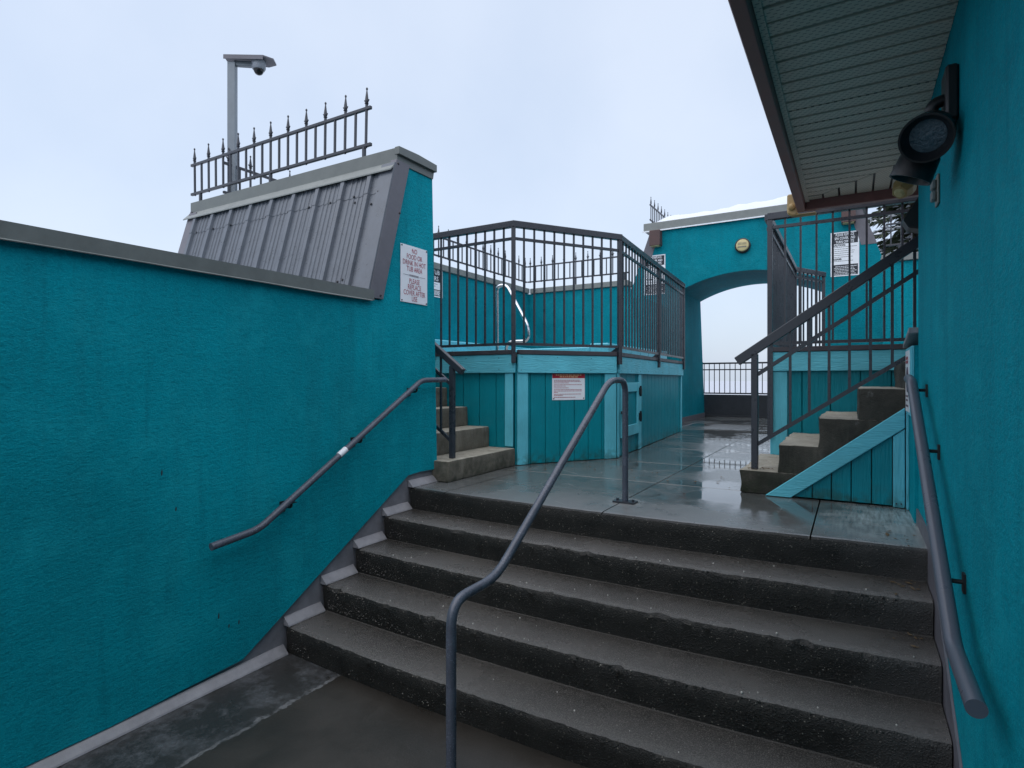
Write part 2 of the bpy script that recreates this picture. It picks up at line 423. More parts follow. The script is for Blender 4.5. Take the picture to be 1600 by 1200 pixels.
class MB:
    def __init__(s):
        s.v, s.f, s.mi = [], [], []
    def add(s, vs, fs, mi=0):
        o = len(s.v)
        s.v += [Vector(p) for p in vs]
        s.f += [[i + o for i in q] for q in fs]
        s.mi += [mi] * len(fs)
        return s
    def box(s, a, b, mi=0):
        x0, y0, z0 = a
        x1, y1, z1 = b
        vs = [(x, y, z) for z in (z0, z1) for y in (y0, y1) for x in (x0, x1)]
        return s.add(vs, [(0, 2, 3, 1), (4, 5, 7, 6), (0, 1, 5, 4), (2, 6, 7, 3), (0, 4, 6, 2), (1, 3, 7, 5)], mi)
    def beam(s, p, q, w, h, up=(0, 0, 1), mi=0):
        p, q = Vector(p), Vector(q)
        d = (q - p).normalized()
        side = d.cross(Vector(up))
        if side.length < 1e-4:
            side = d.cross(Vector((0, 1, 0)))
        side.normalize()
        u = side.cross(d).normalized()
        vs = []
        for e in (p, q):
            for a, b in ((-1, -1), (1, -1), (1, 1), (-1, 1)):
                vs.append(e + side * (a * w / 2) + u * (b * h / 2))
        return s.add(vs, [(3, 2, 1, 0), (4, 5, 6, 7), (0, 1, 5, 4), (1, 2, 6, 5), (2, 3, 7, 6), (3, 0, 4, 7)], mi)
    def prism(s, poly, ext, mi=0):
        n = len(poly)
        e = Vector(ext)
        vs = [Vector(p) for p in poly] + [Vector(p) + e for p in poly]
        fs = [tuple(range(n - 1, -1, -1)), tuple(range(n, 2 * n))]
        fs += [(i, (i + 1) % n, n + (i + 1) % n, n + i) for i in range(n)]
        return s.add(vs, fs, mi)
    def tube(s, path, r, n=12, cap=True, mi=0):
        path = [Vector(p) for p in path]
        rs = r if isinstance(r, (list, tuple)) else [r] * len(path)
        prev = None
        rings = []
        for i, p in enumerate(path):
            a = path[max(0, i - 1)]
            b = path[min(len(path) - 1, i + 1)]
            d = (b - a).normalized()
            if prev is None:
                ref = Vector((0, 0, 1)) if abs(d.z) < 0.9 else Vector((1, 0, 0))
                x = d.cross(ref).normalized()
            else:
                x = (prev - d * prev.dot(d)).normalized()
            prev = x
            y = d.cross(x)
            rings.append([p + (x * math.cos(2 * math.pi * k / n) + y * math.sin(2 * math.pi * k / n)) * rs[i] for k in range(n)])
        vs = [q for rg in rings for q in rg]
        fs = []
        for i in range(len(path) - 1):
            for k in range(n):
                fs.append((i * n + k, i * n + (k + 1) % n, (i + 1) * n + (k + 1) % n, (i + 1) * n + k))
        if cap:
            fs.append(tuple(range(n - 1, -1, -1)))
            fs.append(tuple((len(path) - 1) * n + k for k in range(n)))
        return s.add(vs, fs, mi)
    def lathe(s, c, ax, prof, n=28, mi=0):
        c, ax = Vector(c), Vector(ax).normalized()
        x = ax.orthogonal().normalized()
        y = ax.cross(x)
        vs = []
        for h, r in prof:
            vs += [c + ax * h + (x * math.cos(2 * math.pi * k / n) + y * math.sin(2 * math.pi * k / n)) * r for k in range(n)]
        fs = [(i * n + k, i * n + (k + 1) % n, (i + 1) * n + (k + 1) % n, (i + 1) * n + k) for i in range(len(prof) - 1) for k in range(n)]
        return s.add(vs, fs, mi)
    def mesh(s, name, off=Vector((0, 0, 0)), smooth=False, bevel=0, seg=1):
        me = bpy.data.meshes.new(name)
        me.from_pydata([tuple(p - off) for p in s.v], [], s.f)
        for p, m in zip(me.polygons, s.mi):
            p.material_index = m
        bm = bmesh.new()
        bm.from_mesh(me)
        bmesh.ops.recalc_face_normals(bm, faces=bm.faces)
        if bevel:
            bmesh.ops.bevel(bm, geom=list(bm.edges), offset=bevel, segments=seg, profile=0.6, affect='EDGES', clamp_overlap=True)
        bm.to_mesh(me)
        bm.free()
        if smooth:
            for p in me.polygons:
                p.use_smooth = True
            if hasattr(me, 'set_sharp_from_angle'):
                me.set_sharp_from_angle(angle=R(38))
        return me
    def build(s, name, mats, parent=None, smooth=False, bevel=0, seg=1, loc=None):
        off = BASE.get(parent.name, Vector((0, 0, 0))) if parent else Vector(loc) if loc else Vector((0, 0, 0))
        me = s.mesh(name, off, smooth, bevel, seg)
        for m in (mats if isinstance(mats, (list, tuple)) else [mats]):
            me.materials.append(M[m])
        o = bpy.data.objects.new(name, me)
        C.objects.link(o)
        if parent:
            o.parent = parent
            BASE[o.name] = off
        else:
            o.location = off
            BASE[o.name] = off
        return o

def inst(name, me, parent, loc, rz=0.0, scale=None, rot=None):
    o = bpy.data.objects.new(name, me)
    C.objects.link(o)
    o.parent = parent
    o.location = Vector(loc) - BASE[parent.name]
    o.rotation_euler = rot if rot else (0, 0, rz)
    if scale:
        o.scale = scale
    return o

def tag(o, label=None, cat=None, group=None, kind=None):
    if label:
        o['label'] = label
    if cat:
        o['category'] = cat
    if group:
        o['group'] = group
    if kind:
        o['kind'] = kind
    return o

def thing(name, loc, label, cat, group=None):
    o = bpy.data.objects.new(name, None)
    o.empty_display_size = 0.1
    C.objects.link(o)
    o.location = loc
    BASE[o.name] = Vector(loc)
    return tag(o, label, cat, group)

def part(name, mats, parent, a, b, bevel=0.0, smooth=False):
    return MB().box(a, b).build(name, mats, parent, smooth, bevel)

def fillet(path, r, n=7):
    path = [Vector(p) for p in path]
    out = [path[0]]
    for i in range(1, len(path) - 1):
        p, a, b = path[i], path[i - 1], path[i + 1]
        rr = min(r, (p - a).length * 0.48, (b - p).length * 0.48)
        s_, e_ = p + (a - p).normalized() * rr, p + (b - p).normalized() * rr
        for k in range(n + 1):
            u = k / n
            out.append(s_ * (1 - u) ** 2 + p * (2 * u * (1 - u)) + e_ * u * u)
    out.append(path[-1])
    return out

def text(body, size, mat, parent, origin, xd, ud, align='CENTER', bold=0.0, xs=1.0, name='lettering', space=1.0):
    cu = bpy.data.curves.new('lettering', 'FONT')
    cu.body = body
    cu.size = size
    cu.align_x = align
    cu.align_y = 'CENTER'
    cu.offset = bold
    cu.space_character = space
    cu.resolution_u = 3
    to = bpy.data.objects.new('lettering_tmp', cu)
    C.objects.link(to)
    dg = bpy.context.evaluated_depsgraph_get()
    me = bpy.data.meshes.new_from_object(to.evaluated_get(dg))
    bpy.data.objects.remove(to, do_unlink=True)
    bpy.data.curves.remove(cu)
    xd, ud = Vector(xd).normalized(), Vector(ud).normalized()
    nd = xd.cross(ud)
    off = BASE[parent.name]
    for v in me.vertices:
        p = v.co.copy()
        v.co = Vector(origin) + xd * p.x * xs + ud * p.y + nd * 0.0012 - off
    me.materials.clear()
    me.materials.append(M[mat])
    o = bpy.data.objects.new(name, me)
    C.objects.link(o)
    o.parent = parent
    BASE[o.name] = off
    return o

def dashes(parent, mat, origin, xd, ud, rows, h, name='print_lines', seed=1, lift=0.0012):
    """rows of small word-like marks: too small to read in the place; rows = (x0, x1, y)"""
    rg = random.Random(seed)
    m = MB()
    xd, ud = Vector(xd).normalized(), Vector(ud).normalized()
    nd = xd.cross(ud)
    o = Vector(origin) + nd * lift
    for x0, x1, y in rows:
        x = x0
        while x < x1 - h:
            wd = min(h * rg.uniform(1.2, 4.5), x1 - x)
            a = o + xd * x + ud * y
            m.add([a, a + xd * wd, a + xd * wd + ud * h, a + ud * h], [(0, 1, 2, 3)])
            x += wd + h * 0.7
    return m.build(name, mat, parent)

def polybox(parent, name, mats, xd, ud, o, x0, x1, y0, y1, th, bevel=0.0):
    """thin rectangular plate in the plane through o spanned by xd, ud; thickness toward the normal xd x ud"""
    xd, ud = Vector(xd).normalized(), Vector(ud).normalized()
    nd = xd.cross(ud)
    o = Vector(o)
    q = [o + xd * a + ud * b for a, b in ((x0, y0), (x1, y0), (x1, y1), (x0, y1))]
    return MB().prism(q, nd * th).build(name, mats, parent, bevel=bevel)

# ------------------------------------------------------------------ dimensions
XL, XR = -2.97, 0.33          # faces of the left and right walls of the stair
RISE, GO = 0.165, 0.285
FLOOR = -5 * RISE
Y0 = 3.43                     # front edge of the landing
def bow(x):
    return 0.045 * ((x + 1.6) / 1.35) ** 2 - 0.02

# ------------------------------------------------------------------ setting
g = MB().add([(-4000, -4000, -9), (4000, -4000, -9), (4000, 4000, -9), (-4000, 4000, -9)], [(0, 1, 2, 3)]).build('ground', 'snow_ground')
tag(g, kind='structure')
tb = MB().box((-7.0, -8, -9.0), (6.0, 14.2, -0.95)).build('terrace_base', 'coping')
tag(tb, kind='structure')
fl = MB().box((XL - 0.02, -7.5, -0.945), (XR + 0.02, 2.45, FLOOR)).build('lower_floor', 'floor')
tag(fl, kind='structure')

# landing, as separate cast slabs with recessed joints
ld = MB().box((-3.6, 3.6, -0.94), (6.0, 14.15, -0.05)).build('landing', 'conc_side')
tag(ld, kind='structure')
MB().box((XL, 3.535, -0.21), (XR - 0.01, 3.598, -0.02)).build('landing_core', 'conc_side', ld)
xs_ = [-3.55, -2.62, -1.365, -0.195, 1.2]
ys_ = [Y0, 4.62, 5.72, 7.05, 8.45, 9.9, 11.4, 12.7, 14.12]
gap = 0.004
for i in range(4):
    for j in range(8):
        if i == 3 and j > 1:
            continue
        xa, xb = xs_[i] + gap, xs_[i + 1] - gap
        ya, yb = ys_[j] + (gap if j else 0), ys_[j + 1] - gap
        if i == 3:
            xb = XR + 0.0 if j == 0 else 1.2
        if i == 2 and j > 1:
            xb = 1.2
        m = MB()
        nx = max(2, int((xb - xa) / 0.016)) if j == 0 else 1
        if j == 0:
            # the front slab carries the worn top nosing of the flight
            prof = lambda x: None
            rows = []
            for k in range(nx + 1):
                x = xa + (xb - xa) * k / nx
                if i == 0:
                    x = max(x, XL - 0.0)
                yb_ = Y0 + bow(x)
                j1 = (mnoise.noise(Vector((x * 7, 1.3, 0))) * 0.006 + mnoise.noise(Vector((x * 31, 4.3, 0))) * 0.003 + mnoise.noise(Vector((x * 80, 2.3, 0))) * 0.002)
                j2 = mnoise.noise(Vector((x * 16, 9.1, 2))) * 0.004
                rows.append([(x, yb, -0.055), (x, yb, 0.0), (x, yb_ + 0.05, 0.0), (x, yb_ + 0.022 + j1, -0.003 + j2 * 0.4), (x, yb_ + 0.006 + j1, -0.011 + j2),
                             (x, yb_ + j1, -0.026 + j2), (x, yb_ + 0.003 + j2, -0.075), (x, yb_ + 0.008 - j2, -0.12), (x, yb_ + 0.010, -RISE - 0.02), (x, yb_ + 0.3, -RISE - 0.02)])
            for kk_, dx_ in ((0, -gap), (nx, gap)):
                if (i == 0 and kk_ == 0) or (i == 3 and kk_ == nx):
                    continue
                rows[kk_] = [p if q < 5 or q == len(rows[kk_]) - 1 else (p[0] + dx_, p[1], p[2]) for q, p in enumerate(rows[kk_])]
            P = len(rows[0])
            vs_, fs_, mi_ = [], [], []
            for r_ in rows:
                vs_ += r_
            for k in range(nx):
                for q in range(P - 1):
                    m_idx = 0 if q < 3 else 1
                    m.add([], [])
                    fs_.append((k * P + q, (k + 1) * P + q, (k + 1) * P + q + 1, k * P + q + 1))
                    mi_.append(m_idx)
            m.v = [Vector(p) for p in vs_]
            m.f = [list(q) for q in fs_] + [list(range(P)), list(range(nx * P, nx * P + P))]
            m.mi = mi_ + [1, 1]
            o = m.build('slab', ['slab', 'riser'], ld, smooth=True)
        else:
            o = m.box((xa, ya, -0.045), (xb, yb, 0.0)).build('slab', 'slab', ld, bevel=0.003)

# ------------------------------------------------------------------ the concrete flight
st = thing('concrete_stairs', (-1.3, 2.3, FLOOR), 'wide flight of dark wet concrete steps with pitted risers', 'stairs')
for k in range(1, 5):
    zt = -k * RISE
    m = MB()
    nx = 220
    rows = []
    for q in range(nx + 1):
        x = XL + (XR - 0.015 - XL) * q / nx
        yf = Y0 - k * GO + bow(x)
        s_ = k * 11.7
        j1 = mnoise.noise(Vector((x * 6, s_, 0))) * 0.006 + mnoise.noise(Vector((x * 29, s_, 3))) * 0.0045 + mnoise.noise(Vector((x * 80, s_, 9))) * 0.0025
        chip = max(0.0, mnoise.noise(Vector((x * 9, s_ + 5, 1))) - 0.34) * 0.10
        j2 = mnoise.noise(Vector((x * 17, s_, 7))) * 0.004 + mnoise.noise(Vector((x * 70, s_, 2))) * 0.003
        rows.append([(x, yf + GO + 0.06, zt - RISE), (x, yf + GO + 0.06, zt), (x, yf + 0.06 + chip, zt + j2 * 0.2), (x, yf + 0.030 + j1 + chip, zt - 0.003), (x, yf + 0.010 + j1 + chip, zt - 0.011 + j2),
                     (x, yf + j1 + chip * 0.5, zt - 0.030 + j2), (x, yf + 0.006 + j2, zt - 0.08), (x, yf + 0.010 - j2, zt - 0.125), (x, yf + 0.014, zt - RISE - 0.02)])
    P = len(rows[0])
    fs_, mi_ = [], []
    for q in range(nx):
        for p in range(P - 1):
            fs_.append([q * P + p, (q + 1) * P + p, (q + 1) * P + p + 1, q * P + p + 1])
            mi_.append(0 if p < 4 else 1)
        fs_.append([q * P + P - 1, (q + 1) * P + P - 1, (q + 1) * P, q * P])
        mi_.append(1)
    m.v = [Vector(p) for r_ in rows for p in r_]
    m.f = fs_ + [list(range(P)), list(range(nx * P, nx * P + P))]
    m.mi = mi_ + [1, 1]
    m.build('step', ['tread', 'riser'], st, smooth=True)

# ------------------------------------------------------------------ left wall with mansard
lw = thing('stucco_wall', (-3.1, 2.0, -0.9), 'long teal stucco wall left of the stairs, ending in a grey metal mansard', 'wall')
# stucco skin stops above the steps on a line parallel to the flight
y1_, y2_ = 2.05, 3.50
skin = [(XL, -7, -0.775), (XL, 1.35, -0.775), (XL, 2.03, -0.745), (XL, 3.44, 0.095), (XL, 3.58, 0.105), (XL, 3.80, 0.100),
        (XL, 3.735, 2.52), (XL, 3.44, 2.52), (XL, 3.12, 1.42), (XL, -7, 1.42)]
MB().prism(skin, (-0.30, 0, 0)).build('wall', 'stucco', lw)
MB().prism([(XL - 0.022, -7, -0.90), (XL - 0.022, 3.77, -0.90), (XL - 0.022, 3.77, 0.14), (XL - 0.022, -7, 0.14)], (-0.25, 0, 0)).build('base_wall', 'flash_base', lw)
# run of wall behind the mansard
MB().prism([(-5.62, 3.06, -0.9), (-5.62, 3.78, -0.9), (-5.62, 3.72, 2.49), (-5.62, 3.34, 2.49), (-5.62, 3.06, 1.40)], (2.62, 0, 0)).build('mansard_core', 'stucco', lw)
# parapet coping with its drip lip
cp = MB()
cp.prism([(XL + 0.022, -7, 1.412), (XL + 0.030, -7, 1.405), (XL + 0.030, -7, 1.480), (XL - 0.12, -7, 1.492), (XL - 0.34, -7, 1.480), (XL - 0.34, -7, 1.40), (XL - 0.32, -7, 1.40), (XL - 0.32, -7, 1.425), (XL + 0.022, -7, 1.425)], (0, 10.04, 0))
cp.build('coping', 'coping', lw)
# wavering drip strip below the coping
m = MB()
pts = []
for k in range(61):
    y = -3 + 6.02 * k / 60
    sag = 0.010 * max(0, mnoise.noise(Vector((y * 1.3, 3.3, 0))) + 0.25) + 0.004
    pts.append((y, 1.409 - sag))
vs_ = []
for y, z in pts:
    vs_ += [(XL + 0.026, y, 1.412), (XL + 0.036, y, z), (XL + 0.034, y, z - 0.004), (XL + 0.004, y, z + 0.001)]
fs_ = []
for k in range(60):
    for q in range(3):
        fs_.append((k * 4 + q, (k + 1) * 4 + q, (k + 1) * 4 + q + 1, k * 4 + q + 1))
m.add(vs_, fs_).build('drip_strip', 'coping_light', lw)
# base flashing: grey triangles beside each step, pale cants on every tread
for k in range(0, 6):
    z = -k * RISE
    if k < 5:
        ya = Y0 - k * GO + bow(XL)
        yb = ya + (GO if k else 0.36)
    else:
        ya, yb = -6.9, Y0 - 4 * GO + bow(XL) + 0.0
    m = MB()
    m.prism([(XL - 0.021, ya - 0.002, z + 0.002), (XL + 0.034, ya - 0.002, z + 0.002), (XL + 0.030, ya - 0.002, z + 0.010), (XL - 0.012, ya - 0.002, z + 0.052), (XL - 0.021, ya - 0.002, z + 0.052)], (0, yb - ya - 0.004, 0))
    m.build('cant_flashing', 'flash_light', lw)
# end flashing of the mansard, on the wall face and wrapping the slope
def slope_pt(x, s, out=0.0):
    """point on the mansard slope: s=0 foot, 1 top"""
    a, b = Vector((x, 3.00, 1.43)), Vector((x, 3.285, 2.47))
    d = (b - a)
    n = Vector((0, -d.z, d.y)).normalized()
    return a + d * s + n * out
MB().prism([(XL + 0.018, 3.0, 1.425), (XL + 0.018, 3.145, 1.425), (XL + 0.018, 3.440, 2.50), (XL + 0.018, 3.288, 2.50)], (-0.06, 0, 0)).build('end_flashing', 'flash', lw, bevel=0.003)
q = [slope_pt(XL + 0.0175, 0, 0.018), slope_pt(XL + 0.0175, 1.0, 0.018), slope_pt(XL - 0.115, 1.0, 0.018), slope_pt(XL - 0.115, 0, 0.018)]
nrm = (slope_pt(0, 0, 1) - slope_pt(0, 0, 0))
MB().prism(q, -nrm * 0.016).build('slope_flashing', 'panel', lw, bevel=0.002)
q = [slope_pt(-5.63, 0, 0.018), slope_pt(-5.63, 1.0, 0.018), slope_pt(-5.51, 1.0, 0.018), slope_pt(-5.51, 0, 0.018)]
MB().prism(q, -nrm * 0.016).build('slope_flashing', 'flash', lw, bevel=0.002)
MB().prism([(-5.645, 3.0, 1.425), (-5.645, 3.145, 1.425), (-5.645, 3.440, 2.50), (-5.645, 3.288, 2.50)], (0.02, 0, 0)).build('end_flashing', 'flash', lw)
# ribbed sheets
def ribbed(x0, x1, s0, s1, lift):
    prof = []
    mod = 0.288
    base = -5.51
    def h(x):
        u = ((x - base) % mod)
        v = 0.0
        if u < 0.055:
            v = 0.024 * min(1.0, min(u, 0.055 - u) / 0.008)
        else:
            for c_ in (0.115, 0.165, 0.215, 0.262):
                if abs(u - c_) < 0.011:
                    v = 0.0068 * min(1, (0.011 - abs(u - c_)) / 0.005)
        return v
    k = base - mod
    brk = []
    while k < x1 + mod:
        for u in (0, 0.008, 0.047, 0.055, 0.104, 0.109, 0.121, 0.126, 0.154, 0.159, 0.171, 0.176, 0.204, 0.209, 0.221, 0.226, 0.251, 0.256, 0.268, 0.273):
            if x0 < k + u < x1:
                brk.append(k + u)
        k += mod
    brk = [x0] + brk + [x1]
    vs_ = []
    for x in brk:
        for s_ in (s0, s1):
            vs_.append(slope_pt(x, s_, lift + h(x)))
    for x in brk:
        for s_ in (s0, s1):
            vs_.append(slope_pt(x, s_, lift + h(x) - 0.003))
    n = len(brk)
    fs_ = []
    for i in range(n - 1):
        a = 2 * i
        fs_.append((a, a + 2, a + 3, a + 1))
        b = 2 * n + a
        fs_.append((b, b + 1, b + 3, b + 2))
        fs_.append((a, b, b + 2, a + 2))
        fs_.append((a + 1, a + 3, b + 3, b + 1))
    return MB().add(vs_, fs_)
x0 = -5.52
xe = XL - 0.10
sheets = 3
for k in range(sheets):
    a = x0 + (xe - x0) * k / sheets
    b = x0 + (xe - x0) * (k + 1) / sheets
    ribbed(a, b + 0.012 if k < sheets - 1 else b, 0.0, 0.80, 0.004 + 0.0007 * (k % 2)).build('metal_panel', 'panel', lw)
    ribbed(a, b + 0.012 if k < sheets - 1 else b, 0.780, 0.945, 0.0075 + 0.0007 * (k % 2)).build('metal_panel', 'panel', lw)
# screws
m = MB()
rg = random.Random(3)
for k in range(10):
    x = -5.40 + 0.288 * k * 0.9 + rg.uniform(-.02, .02)
    for s_ in (0.785,):
        p = slope_pt(x, s_ + rg.uniform(-.004, .004), 0.011)
        m.tube([p, p + nrm * 0.009], [0.010, 0.006], 6)
for x, s_ in ((-3.30, 0.13), (-3.25, 0.14), (-3.27, 0.08), (-3.20, 0.06), (-3.12, 0.70), (-3.18, 0.72), (-3.3, 0.74)):
    p = slope_pt(x, s_, 0.008)
    m.tube([p, p + nrm * 0.009], [0.010, 0.006], 6)
for y, z in ((3.02, 1.45), (3.115, 1.45), (3.305, 2.47), (3.32, 2.10)):
    m.tube([(XL + 0.018, y, z), (XL + 0.026, y, z)], [0.010, 0.006], 6)
o = m.build('screw_heads', 'screw', lw)
tag(o, kind='stuff')
# top coping: fascia band, flared drip, top sheet
MB().prism([(-5.66, y_, z_) for y_, z_ in ((3.300, 2.482), (3.300, 2.592), (3.52, 2.602), (3.745, 2.592), (3.745, 2.535), (3.735, 2.482))], (2.70, 0, 0)).build('top_coping', 'coping', lw)
MB().prism([(-5.665, 3.299, 2.490), (-5.665, 3.226, 2.412), (-5.665, 3.226, 2.402), (-5.665, 3.299, 2.470)], (2.71, 0, 0)).build('coping_drip', 'coping_light', lw)
MB().prism([(XL - 0.01, 3.296, 2.54), (XL - 0.01, 3.755, 2.54), (XL - 0.01, 3.755, 2.598), (XL - 0.01, 3.52, 2.607), (XL - 0.01, 3.296, 2.598)], (0.045, 0, 0)).build('coping_end_cap', 'coping', lw, bevel=0.002)
# small rust stains / fixings left in the stucco
for y, z, hh in ((1.585, 0.375, 0.030), (1.655, 0.180, 0.022), (1.885, -0.445, 0.034), (1.945, -0.522, 0.022), (2.005, -0.522, 0.026)):
    MB().prism([(XL + 0.0005, y - 0.0025, z - hh / 2), (XL + 0.0005, y + 0.003, z - hh * 0.3), (XL + 0.0005, y + 0.0035, z + hh * 0.2), (XL + 0.0005, y + 0.001, z + hh / 2), (XL + 0.0005, y - 0.0035, z + hh * 0.1)], (0.002, 0, 0)).build('chip', 'siding_dark', lw)

# ------------------------------------------------------------------ spiked fences
pick_plain = MB().beam((0, 0, 0), (0, 0, 0.30), 0.016, 0.016, (0, 1, 0)).mesh('picket')
mp = MB().beam((0, 0, -0.02), (0, 0, 0.335), 0.016, 0.016, (0, 1, 0))
mp.tube([(0, 0, 0.333), (0, 0, 0.342), (0, 0, 0.350)], [0.011, 0.018, 0.010], 8)
mp.tube([(0, 0, 0.350), (0, 0, 0.362), (0, 0, 0.45), (0, 0, 0.456), (0, 0, 0.466), (0, 0, 0.474)], [0.013, 0.016, 0.0045, 0.0085, 0.0085, 0.002], 8)
for sx in (-1, 1):
    mp.beam((0.010 * sx, 0, 0.350), (0.026 * sx, 0, 0.372), 0.006, 0.008, (0, 1, 0))
pick_fin = mp.mesh('finial_picket', smooth=False)
for me in (pick_plain, pick_fin):
    me.materials.append(M['rail'])

def spike_fence(label, p, q, zb, group=None, fin_first=True, step=0.246, zt=None, posts=True, tilt=0.0, cat='fence', over=0.06, feet=0.15):
    """rails at zb and zb+0.30 from p to q with alternate plain and finial pickets"""
    p, q = Vector((p[0], p[1], zb)), Vector((q[0], q[1], zb))
    root = thing('spiked_fence', (p.x, p.y, zb - 0.14), label, cat, group)
    d = (q - p)
    L = d.length
    d.normalize()
    a = math.atan2(d.y, d.x)
    for z in (0.0, 0.30):
        MB().beam(p - d * over + Vector((0, 0, z)), q + d * over + Vector((0, 0, z)), 0.026, 0.026).build('fence_rail', 'rail', root, bevel=0.003)
    n = int(round(L / step))
    for k in range(n + 1):
        c = p + d * (L * k / n)
        o = inst('picket', pick_fin, root, c, a, rot=(0, tilt * (k / n - 0.4), a))
        if k < n:
            c2 = p + d * (L * (k + 0.5) / n)
            inst('picket', pick_plain, root, c2, a, rot=(0, tilt * (k / n - 0.4), a))
    if posts:
        for c in (p + d * 0.10, p + d * (L * 0.5), q - d * 0.02):
            MB().beam(c + Vector((0, 0, -feet)), c + Vector((0, 0, 0.0)), 0.024, 0.024, (0, 1, 0)).build('foot', 'rail', root)
    return root

spike_fence('dark spiked fence running along the metal mansard top, above the ribbed sheets', (-5.84, 3.45), (-3.43, 3.45), 2.755, tilt=R(2.5))

# ------------------------------------------------------------------ left enclosure walls with their fences
XE, YE = -5.42, 9.82
we = thing('enclosure_wall', (XE - 0.1, 6.8, -0.9), 'teal wall behind the left hot tub, running back from the mansard', 'wall')
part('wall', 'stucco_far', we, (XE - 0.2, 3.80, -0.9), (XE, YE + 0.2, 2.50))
part('coping', 'coping_light', we, (XE - 0.24, 3.80, 2.503), (XE + 0.035, YE - 0.04, 2.60), 0.006)
wb = thing('enclosure_wall', (-4.4, YE + 0.1, -0.9), 'teal end wall across the back of the left hot tub deck', 'wall')
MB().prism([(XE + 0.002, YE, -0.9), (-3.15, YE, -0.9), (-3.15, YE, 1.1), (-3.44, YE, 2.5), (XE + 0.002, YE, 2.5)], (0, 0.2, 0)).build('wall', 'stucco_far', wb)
part('coping', 'coping_light', wb, (XE + 0.037, YE - 0.035, 2.503), (-3.42, YE + 0.24, 2.60), 0.006)
part('return_wall', 'stucco_far', wb, (-3.42, YE + 0.203, -0.9), (-3.20, 11.28, 2.3))
spike_fence('dark spiked fence along the left hot tub wall, seen through the deck railing', (-5.53, 3.62), (-5.53, 9.86), 2.755)
spike_fence('dark spiked fence on the back wall of the left hot tub deck', (-5.45, 9.92), (-3.50, 9.92), 2.755)

# ------------------------------------------------------------------ camera pole
pl = thing('security_camera_pole', (-5.53, 3.68, 2.605), 'tall grey square pole with a hooded dome camera, behind the spiked fence', 'camera pole')
cdir = Vector((math.cos(R(38)), math.sin(R(38)), 0))
px0, py0 = -5.55, 3.675
MB().beam((px0, py0, 2.45), (px0, py0, 4.13), 0.078, 0.078, cdir).build('pole', 'pole', pl, bevel=0.004)
hd = MB()
ctr = Vector((px0, py0, 4.17))
sd = Vector((-cdir.y, cdir.x, 0))
q = [ctr - cdir * 0.07 - sd * 0.06, ctr + cdir * 0.33 - sd * 0.10, ctr + cdir * 0.42 - sd * 0.04, ctr + cdir * 0.42 + sd * 0.07, ctr + cdir * 0.33 + sd * 0.12, ctr - cdir * 0.07 + sd * 0.06]
hd.prism(q, (0, 0, 0.014))
q2 = [ctr - cdir * 0.07 - sd * 0.061, ctr + cdir * 0.33 - sd * 0.101, ctr + cdir * 0.33 - sd * 0.101 + Vector((0, 0, -0.03)), ctr - cdir * 0.07 - sd * 0.061 + Vector((0, 0, -0.03))]
hd.prism(q2, sd * 0.006)
hd.build('hood', 'flash', pl)
MB().beam(ctr + cdir * 0.02 + Vector((0, 0, -0.045)), ctr + cdir * 0.22 + Vector((0, 0, -0.045)), 0.05, 0.05).build('arm', 'pole', pl, bevel=0.004)
cb = ctr + cdir * 0.26
cm = MB().tube([cb + Vector((0, 0, -0.002)), cb + Vector((0, 0, -0.075)), cb + Vector((0, 0, -0.095))], [0.070, 0.070, 0.058], 20).build('camera_body', 'camwhite', pl, smooth=True)
rings = [(0.0, 0.050), (0.022, 0.046), (0.040, 0.034), (0.050, 0.016), (0.053, 0.003)]
MB().tube([cb + Vector((0, 0, -0.095 - a)) for a, b in rings], [b for a, b in rings], 16).build('dome', 'glass', cm, smooth=True)

# ------------------------------------------------------------------ left wall sign
sg = thing('notice_sign', (XL + 0.004, 3.50, 1.44), 'white notice about food, drink and the cover, on the teal pier', 'sign')
polybox(sg, 'board', 'white', (0, 1, 0), (0, 0, 1), (XL + 0.003, 3.345, 1.437), 0, 0.318, 0, 0.445, 0.004, 0.001)
xo = (XL + 0.0075, 3.504, 1.437)
for body, zz, s_, w_ in (('NO', 0.405, 0.050, 0.8), ('FOOD OR', 0.357, 0.050, 0.80), ('DRINK IN HOT', 0.309, 0.050, 0.80), ('TUB AREA', 0.262, 0.050, 0.80),
                         ('PLEASE', 0.168, 0.050, 0.80), ('REPLACE', 0.122, 0.050, 0.80), ('COVER AFTER', 0.076, 0.050, 0.80), ('USE', 0.031, 0.050, 0.8)):
    text(body, 0.055, 'ink_red', sg, (xo[0], xo[1], xo[2] + zz), (0, 1, 0), (0, 0, 1), xs=0.74, bold=0.0)
m = MB()
for k in range(9):
    a = -0.055 + 0.0125 * k
    m.tube([(XL + 0.0085, 3.504 + a + 0.006 * math.cos(u), 1.437 + 0.214 + 0.006 * math.sin(u)) for u in [2 * math.pi * i / 8 for i in range(9)]], 0.0012, 4)
for sgn in (-1, 1):
    m.tube([(XL + 0.0085, 3.504 + sgn * 0.06, 1.651), (XL + 0.0085, 3.504 + sgn * 0.13, 1.651)], 0.0010, 4)
m.build('ornament', 'ink_dark', sg)
m = MB()
for a in (0.012, 0.306):
    for b in (0.012, 0.433):
        m.tube([(XL + 0.006, 3.345 + a, 1.437 + b), (XL + 0.011, 3.345 + a, 1.437 + b)], 0.006, 8)
m.build('screw_heads', 'screw', sg)

